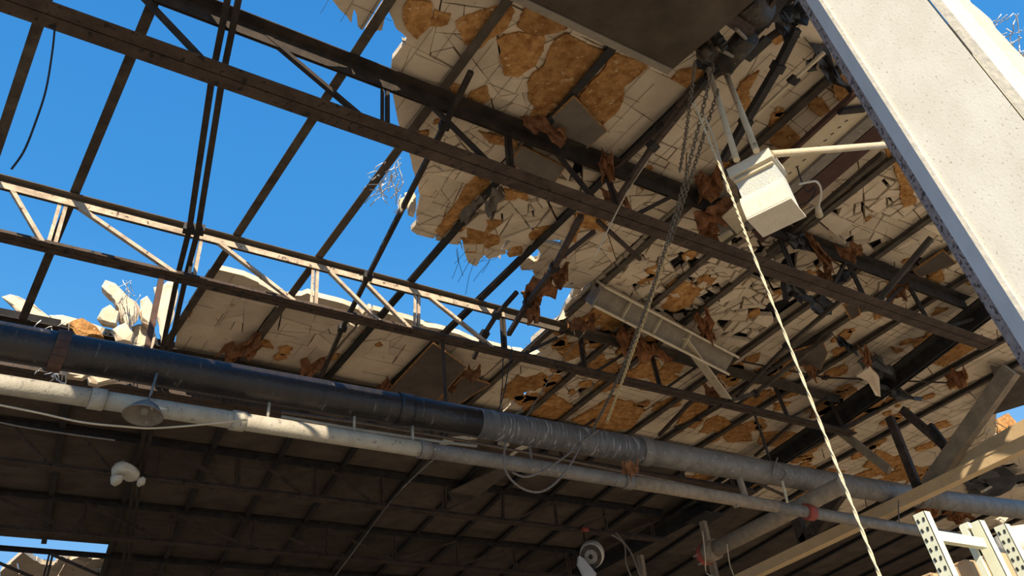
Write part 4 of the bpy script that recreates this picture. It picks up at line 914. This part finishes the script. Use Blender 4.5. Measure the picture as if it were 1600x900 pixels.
def tangle(boxpx, z, n, seed, label, r=.0035, m='whitewire', ln=4):
    rnd = random.Random(seed); mb = MB(); (xa, ya2, xb, yb2) = boxpx
    for k in range(n):
        x, y = rnd.uniform(xa, xb), rnd.uniform(ya2, yb2); pts = []; an = rnd.uniform(1.6, 2.6)
        for j in range(ln):
            pts.append(pz(x, y, z + rnd.uniform(-.12, .06))); an += rnd.uniform(-.7, .7); st = rnd.uniform(8, 18) * (xb - xa) / 60
            x += math.cos(an) * st; y += math.sin(an) * st
        mb.tube(pts, r, 4)
    return tag(mb.build('wire_tangle', m), label, 'wire', kind='stuff')
tangle((592, 240, 640, 310), 4.6, 34, 3, 'tangle of pale broken mesh wire in the sky left of the torn deck edge', .0045)
tangle((190, 436, 222, 465), 4.7, 12, 4, 'wisps of pale wire above the white broken lumps')
tangle((1555, 20, 1605, 80), 4.6, 26, 5, 'tangle of pale wire in the sky at the top right corner', .005)
tangle((70, 562, 110, 590), 4.0, 10, 6, 'pale wires sticking out left of the white lump under the black pipe', .006)
tangle((700, 384, 800, 408), 4.62, 9, 7, 'thin mesh wires bridging the sky hole below the torn deck', .0025, 'blackcable', 3)
tangle((50, 500, 110, 520), 4.55, 6, 8, 'wire stubs on the roof edge at far left', .005)
tangle((1540, 660, 1605, 700), 4.4, 18, 9, 'pale wire and splinters below the small sky patch at right', .01, 'cream', 3)

# ================================================================ LAMPS
lt = thing('dome_lamp', pY(225, 652, 5.7), 'round metal dome lamp hanging under the pale pipe at left', 'lamp')
lc = pY(223, 650, 5.7); ax = V((.10, .05, 1)).normalized(); d_, s_, u_ = frame(ax)
mb = MB(); prof = [(.008, .10), (.05, .095), (.09, .065), (.125, .02), (.138, 0), (.130, .002), (.085, .055), (.045, .08), (.008, .085)]; n = 28; rg = []
for r, h in prof: rg.append([lc + ax * h + (s_ * math.cos(2 * math.pi * j / n) + u_ * math.sin(2 * math.pi * j / n)) * r for j in range(n)])
mb.v = [p for r in rg for p in r]; mb.f = [(i * n + j, i * n + (j + 1) % n, (i + 1) * n + (j + 1) % n, (i + 1) * n + j) for i in range(len(rg) - 1) for j in range(n)]; mb.sm = True
mb.build('lamp_shade', 'greypipe', lt); shade_ = [c for c in lt.children][0]
MB().tube([lc + ax * .085, lc + ax * .05, lc + ax * .02], [.02, .035, .022], 12).build('bulb', 'glass', shade_)
MB().tube([lc + ax * .10, V((lc.x + .03, 5.75, 2.9)) + V((0, 0, .03)), V((lc.x + .045, 5.78, 3.1))], .010, 8).build('stem', 'greypipe', lt)
MB().plate([lc + ax * .10 + V((0.0, 0, 0)), lc + V((.16, .02, .085)), lc + V((.05, .02, .06))], .006).build('bracket', 'lampwhite', lt)

ft = thing('floodlight', pY(930, 865, 9.5), 'off white floodlight with a round lens hanging under the dark truss at bottom centre', 'lamp')
fc_ = pY(924, 868, 9.5); ax = (-ray(924, 868)).normalized() * .8 + V((-.25, -.1, -.25)); ax.normalize(); d_, s_, u_ = frame(ax)
MB().tube([fc_ + ax * .06, fc_ + ax * .0, fc_ - ax * .14, fc_ - ax * .26, fc_ - ax * .33], [.155, .165, .175, .13, .05], 22).build('housing', 'lampwhite', ft)
rim_ = MB().tube([fc_ + ax * .055, fc_ + ax * .085], .15, 22).build('lens_rim', 'motor', ft)
MB().tube([fc_ + ax * .08, fc_ + ax * .095], [.10, .085], 20).build('lens', 'glass', rim_)
MB().tube([fc_ + ax * .09, fc_ + ax * .11], .03, 12).build('centre_cap', 'hole', rim_)
MB().plate([pY(905, 868, 9.45), pY(912, 872, 9.45), pY(932, 896, 9.4), pY(930, 905, 9.4), pY(918, 908, 9.4), pY(904, 880, 9.45)], .05).build('visor', 'greyshadepaint', ft)
MB().bar(pY(915, 868, 9.6), pY(912, 832, 9.95), .02, .02).build('bracket', 'steel', ft)
MB().tube([pY(909, 828, 9.95), pY(918, 827, 9.95)], .035, 10).build('knob', 'redfit', ft)

st = thing('broken_lamp', pY(205, 740, 9.8), 'small white broken lamp hanging on the dark truss at lower left', 'lamp')
Yq = 9.85
def blob(px, Y, t, name, m, par, seed):
    rnd = random.Random(seed); pts = [pY(x, y, Y) for x, y in px]; n = len(pts); c = sum(pts, V((0, 0, 0))) / n; mb = MB(); rings = []
    for sc, off in ((.45, -.5), (.8, -.35), (1, 0), (.8, .35), (.45, .5)): rings.append([c + (p - c) * sc + V((0, 1, 0)) * t * off for p in pts])
    mb.v = [p for r in rings for p in r]; mb.f = [(k * n + i, k * n + (i + 1) % n, (k + 1) * n + (i + 1) % n, (k + 1) * n + i) for k in range(4) for i in range(n)] + [tuple(range(n)), tuple(range(4 * n, 5 * n))]
    mb.sm = True; return mb.build(name, m, par)
blob([(174, 740), (174, 732), (180, 724), (188, 722), (202, 728), (214, 736), (219, 744), (216, 750), (206, 750), (196, 744), (184, 744)], Yq, .28, 'hood', 'lampwhite', st, 1)
blob([(173, 744), (194, 745), (190, 754), (182, 758), (174, 753)], Yq - .05, .2, 'bright_lens', 'lampwhite', st, 2)
blob([(214, 756), (215, 748), (222, 745), (228, 750), (226, 757), (218, 760)], Yq, .14, 'small_head', 'lampwhite', st, 3)
MB().tube([pY(206, 744, Yq), pY(212, 738, 9.95), pY(214, 728, 9.97)], .02, 8).build('stem', 'steel', st)

# ================================================================ RACK, CARTONS, DEBRIS LOW AT RIGHT
ZR = 1.06
def post(px0, px1, label, wd=.078, dpt=.045, holes=True, Y=2.0):
    a = pY(*px0, Y); b = pY(*px1, Y); a = V((a.x, Y, a.z)); x = (a.x + b.x) / 2
    t = thing('rack_post', (x, Y, FLOOR), label, 'rack', 'pale storage rack posts')
    wd = .060
    ff = MB().box((x, Y, FLOOR), (x + .003, Y + wd, a.z)).build('slotted_face', 'rack', t)
    MB().box((x, Y, FLOOR), (x + dpt, Y + .003, a.z)).build('side_face', 'rack', t)
    MB().box((x, Y + wd - .003, FLOOR), (x + dpt, Y + wd, a.z)).build('side_face', 'rack', t)
    if holes:
        mb = MB(); z = a.z - .03
        while z > -.2:
            for q in (-1, 1):
                c = V((x - .001, Y + wd / 2 + q * .014, z)); mb.bar(c + V((0, q * .002, .007)), c + V((0, -q * .002, -.007)), .009, .004, up=V((1, 0, 0)))
            z -= .038
        tag(mb.build('slot_holes', 'hole', ff), 'dark punched slots', kind='stuff')
    return t, x, a.z
t1, xa_, za_ = post((1444, 798), (1462, 842), 'pale perforated rack post standing tall at left of the rack')
t2, xb_, zb2 = post((1530, 812), (1548, 850), 'pale rack post without slots in the middle of the rack', holes=False)
t3, xc_, zc_ = post((1571, 818), (1584, 850), 'pale perforated rack post at the right border', Y=2.0)
rc = thing('rack_crossbar', ((xa_ + xb_) / 2, 2.02, za_ - .1), 'pale horizontal rack bar joining the left and middle posts', 'rack')
MB().box((xa_ + .03, 2.005, za_ - .115), (xb_ - .03, 2.035, za_ - .075)).build('bar', 'rack', rc)
rd = thing('rack_crossbar', (xc_ + .1, 2.02, zc_ - .15), 'pale rack bar at the right border before the white bag', 'rack')
MB().box((xc_ + .035, 2.005, zc_ - .14), (xc_ + .6, 2.03, zc_ - .11)).build('bar', 'rack', rd)
MB().bar(V((xb_ - .050, 2.06, FLOOR)), V((xb_ - .050, 2.06, zb2 - .01)), .015, .03, up=V((0, 1, 0))).build('rear_strip', 'rack', t2)
MB().box((xb_ - .055, 2.03, zb2 - .03), (xb_ - .03, 2.07, zb2 - .005)).build('top_tie', 'rack', t2)
def carton(X, pa, pb, dx, hgt, label, seed, tape=True):
    a, b = pX(*pa, X), pX(*pb, X); z = (a.z + b.z) / 2; y0, y1 = min(a.y, b.y), max(a.y, b.y)
    t = thing('carton', (X + dx / 2, (y0 + y1) / 2, z - hgt), label, 'box', 'cartons on the rack')
    MB().box((X, y0, z - hgt), (X + dx, y1, z)).build('body', 'carton', t)
    MB().box((X - .004, y0 + .01, z - .004), (X + dx / 2, y1 - .01, z + .004)).build('top_flap', 'carton', t)
    if tape: MB().box((X - .006, y0 + (y1 - y0) * .40, z - .14), (X - .002, y0 + (y1 - y0) * .60, z - .05)).build('tape', 'tape', t)
    return t
carton(4.1, (1462, 893), (1512, 875), .30, 1.2, 'brown carton with grey tape between the left and middle rack posts', 1)
carton(4.7, (1524, 875), (1556, 862), .16, 1.2, 'brown carton right behind the middle rack post', 2, False)
carton(4.0, (1420, 912), (1456, 893), .12, 1.0, 'low brown carton corner left of the taped carton', 3, False)
sh = thing('rack_shelf', (3.6, 2.2, .0), 'pale rack shelf board carrying the cartons below the frame edge', 'shelf')
zs = min(pX(1462, 893, 3.3).z, pX(1524, 875, 3.66)  .z) - 1.25
MB().box((3.9, 2.1, zs - .06), (5.4, 3.1, zs)).build('shelf_board', 'rack', sh)
blobp = thing('white_bag', pY(1585, 838, 2.4), 'white plastic bag slumped behind the right rack post', 'bag')
blob([(1568, 850), (1566, 830), (1578, 822), (1594, 820), (1612, 830), (1616, 870), (1596, 878), (1578, 866)], 2.4, .2, 'bag_body', 'lampwhite', blobp, 5)
def plank(a, b, Y, r, label, m='cream'): 
    mb = MB(); mb.bar(pY(*a, Y), pY(*b, Y), r * 2, r); return tag(mb.build('wood_splinter', m), label, 'wood', 'broken wood at right')
plank((1522, 742), (1568, 728), 7.2, .05, 'long pale splinter below the tan beam at right')
plank((1535, 768), (1562, 752), 7.2, .035, 'short pale splinter under the long one at right')
plank((1560, 726), (1600, 716), 7.6, .05, 'pale splinter at the right border under the tan beam')
plank((800, 708), (838, 690), 7.93, .05, 'sunlit broken wood strip just under the black pipe', 'cream')
plank((690, 690), (742, 685), 7.93, .05, 'sunlit broken wood strip above the pale pipe', 'cream')
plank((783, 688), (790, 700), 7.93, .06, 'sunlit chip hanging under the black pipe', 'cream')
lump([(1528, 762), (1536, 738), (1548, 726), (1560, 742), (1560, 762), (1545, 768)], 7.5, .2, 'tan torn slab lump under the tan beam at right', 960, 'fiber')
lump([(1555, 655), (1572, 648), (1584, 660), (1590, 676), (1570, 690), (1556, 676)], 7.6, .2, 'sunlit ragged fibre lump below the small sky patch at right', 961, 'fiber')
lump([(1404, 762), (1418, 756), (1424, 764), (1412, 770)], 5.9, .1, 'white crumb on the tan beam, larger', 962)
lump([(1426, 756), (1436, 752), (1440, 758), (1430, 762)], 5.9, .08, 'white crumb on the tan beam, smaller', 963)
lump([(1553, 812), (1566, 804), (1576, 808), (1566, 820)], 7.0, .08, 'pale crumb behind the right rack post', 964)
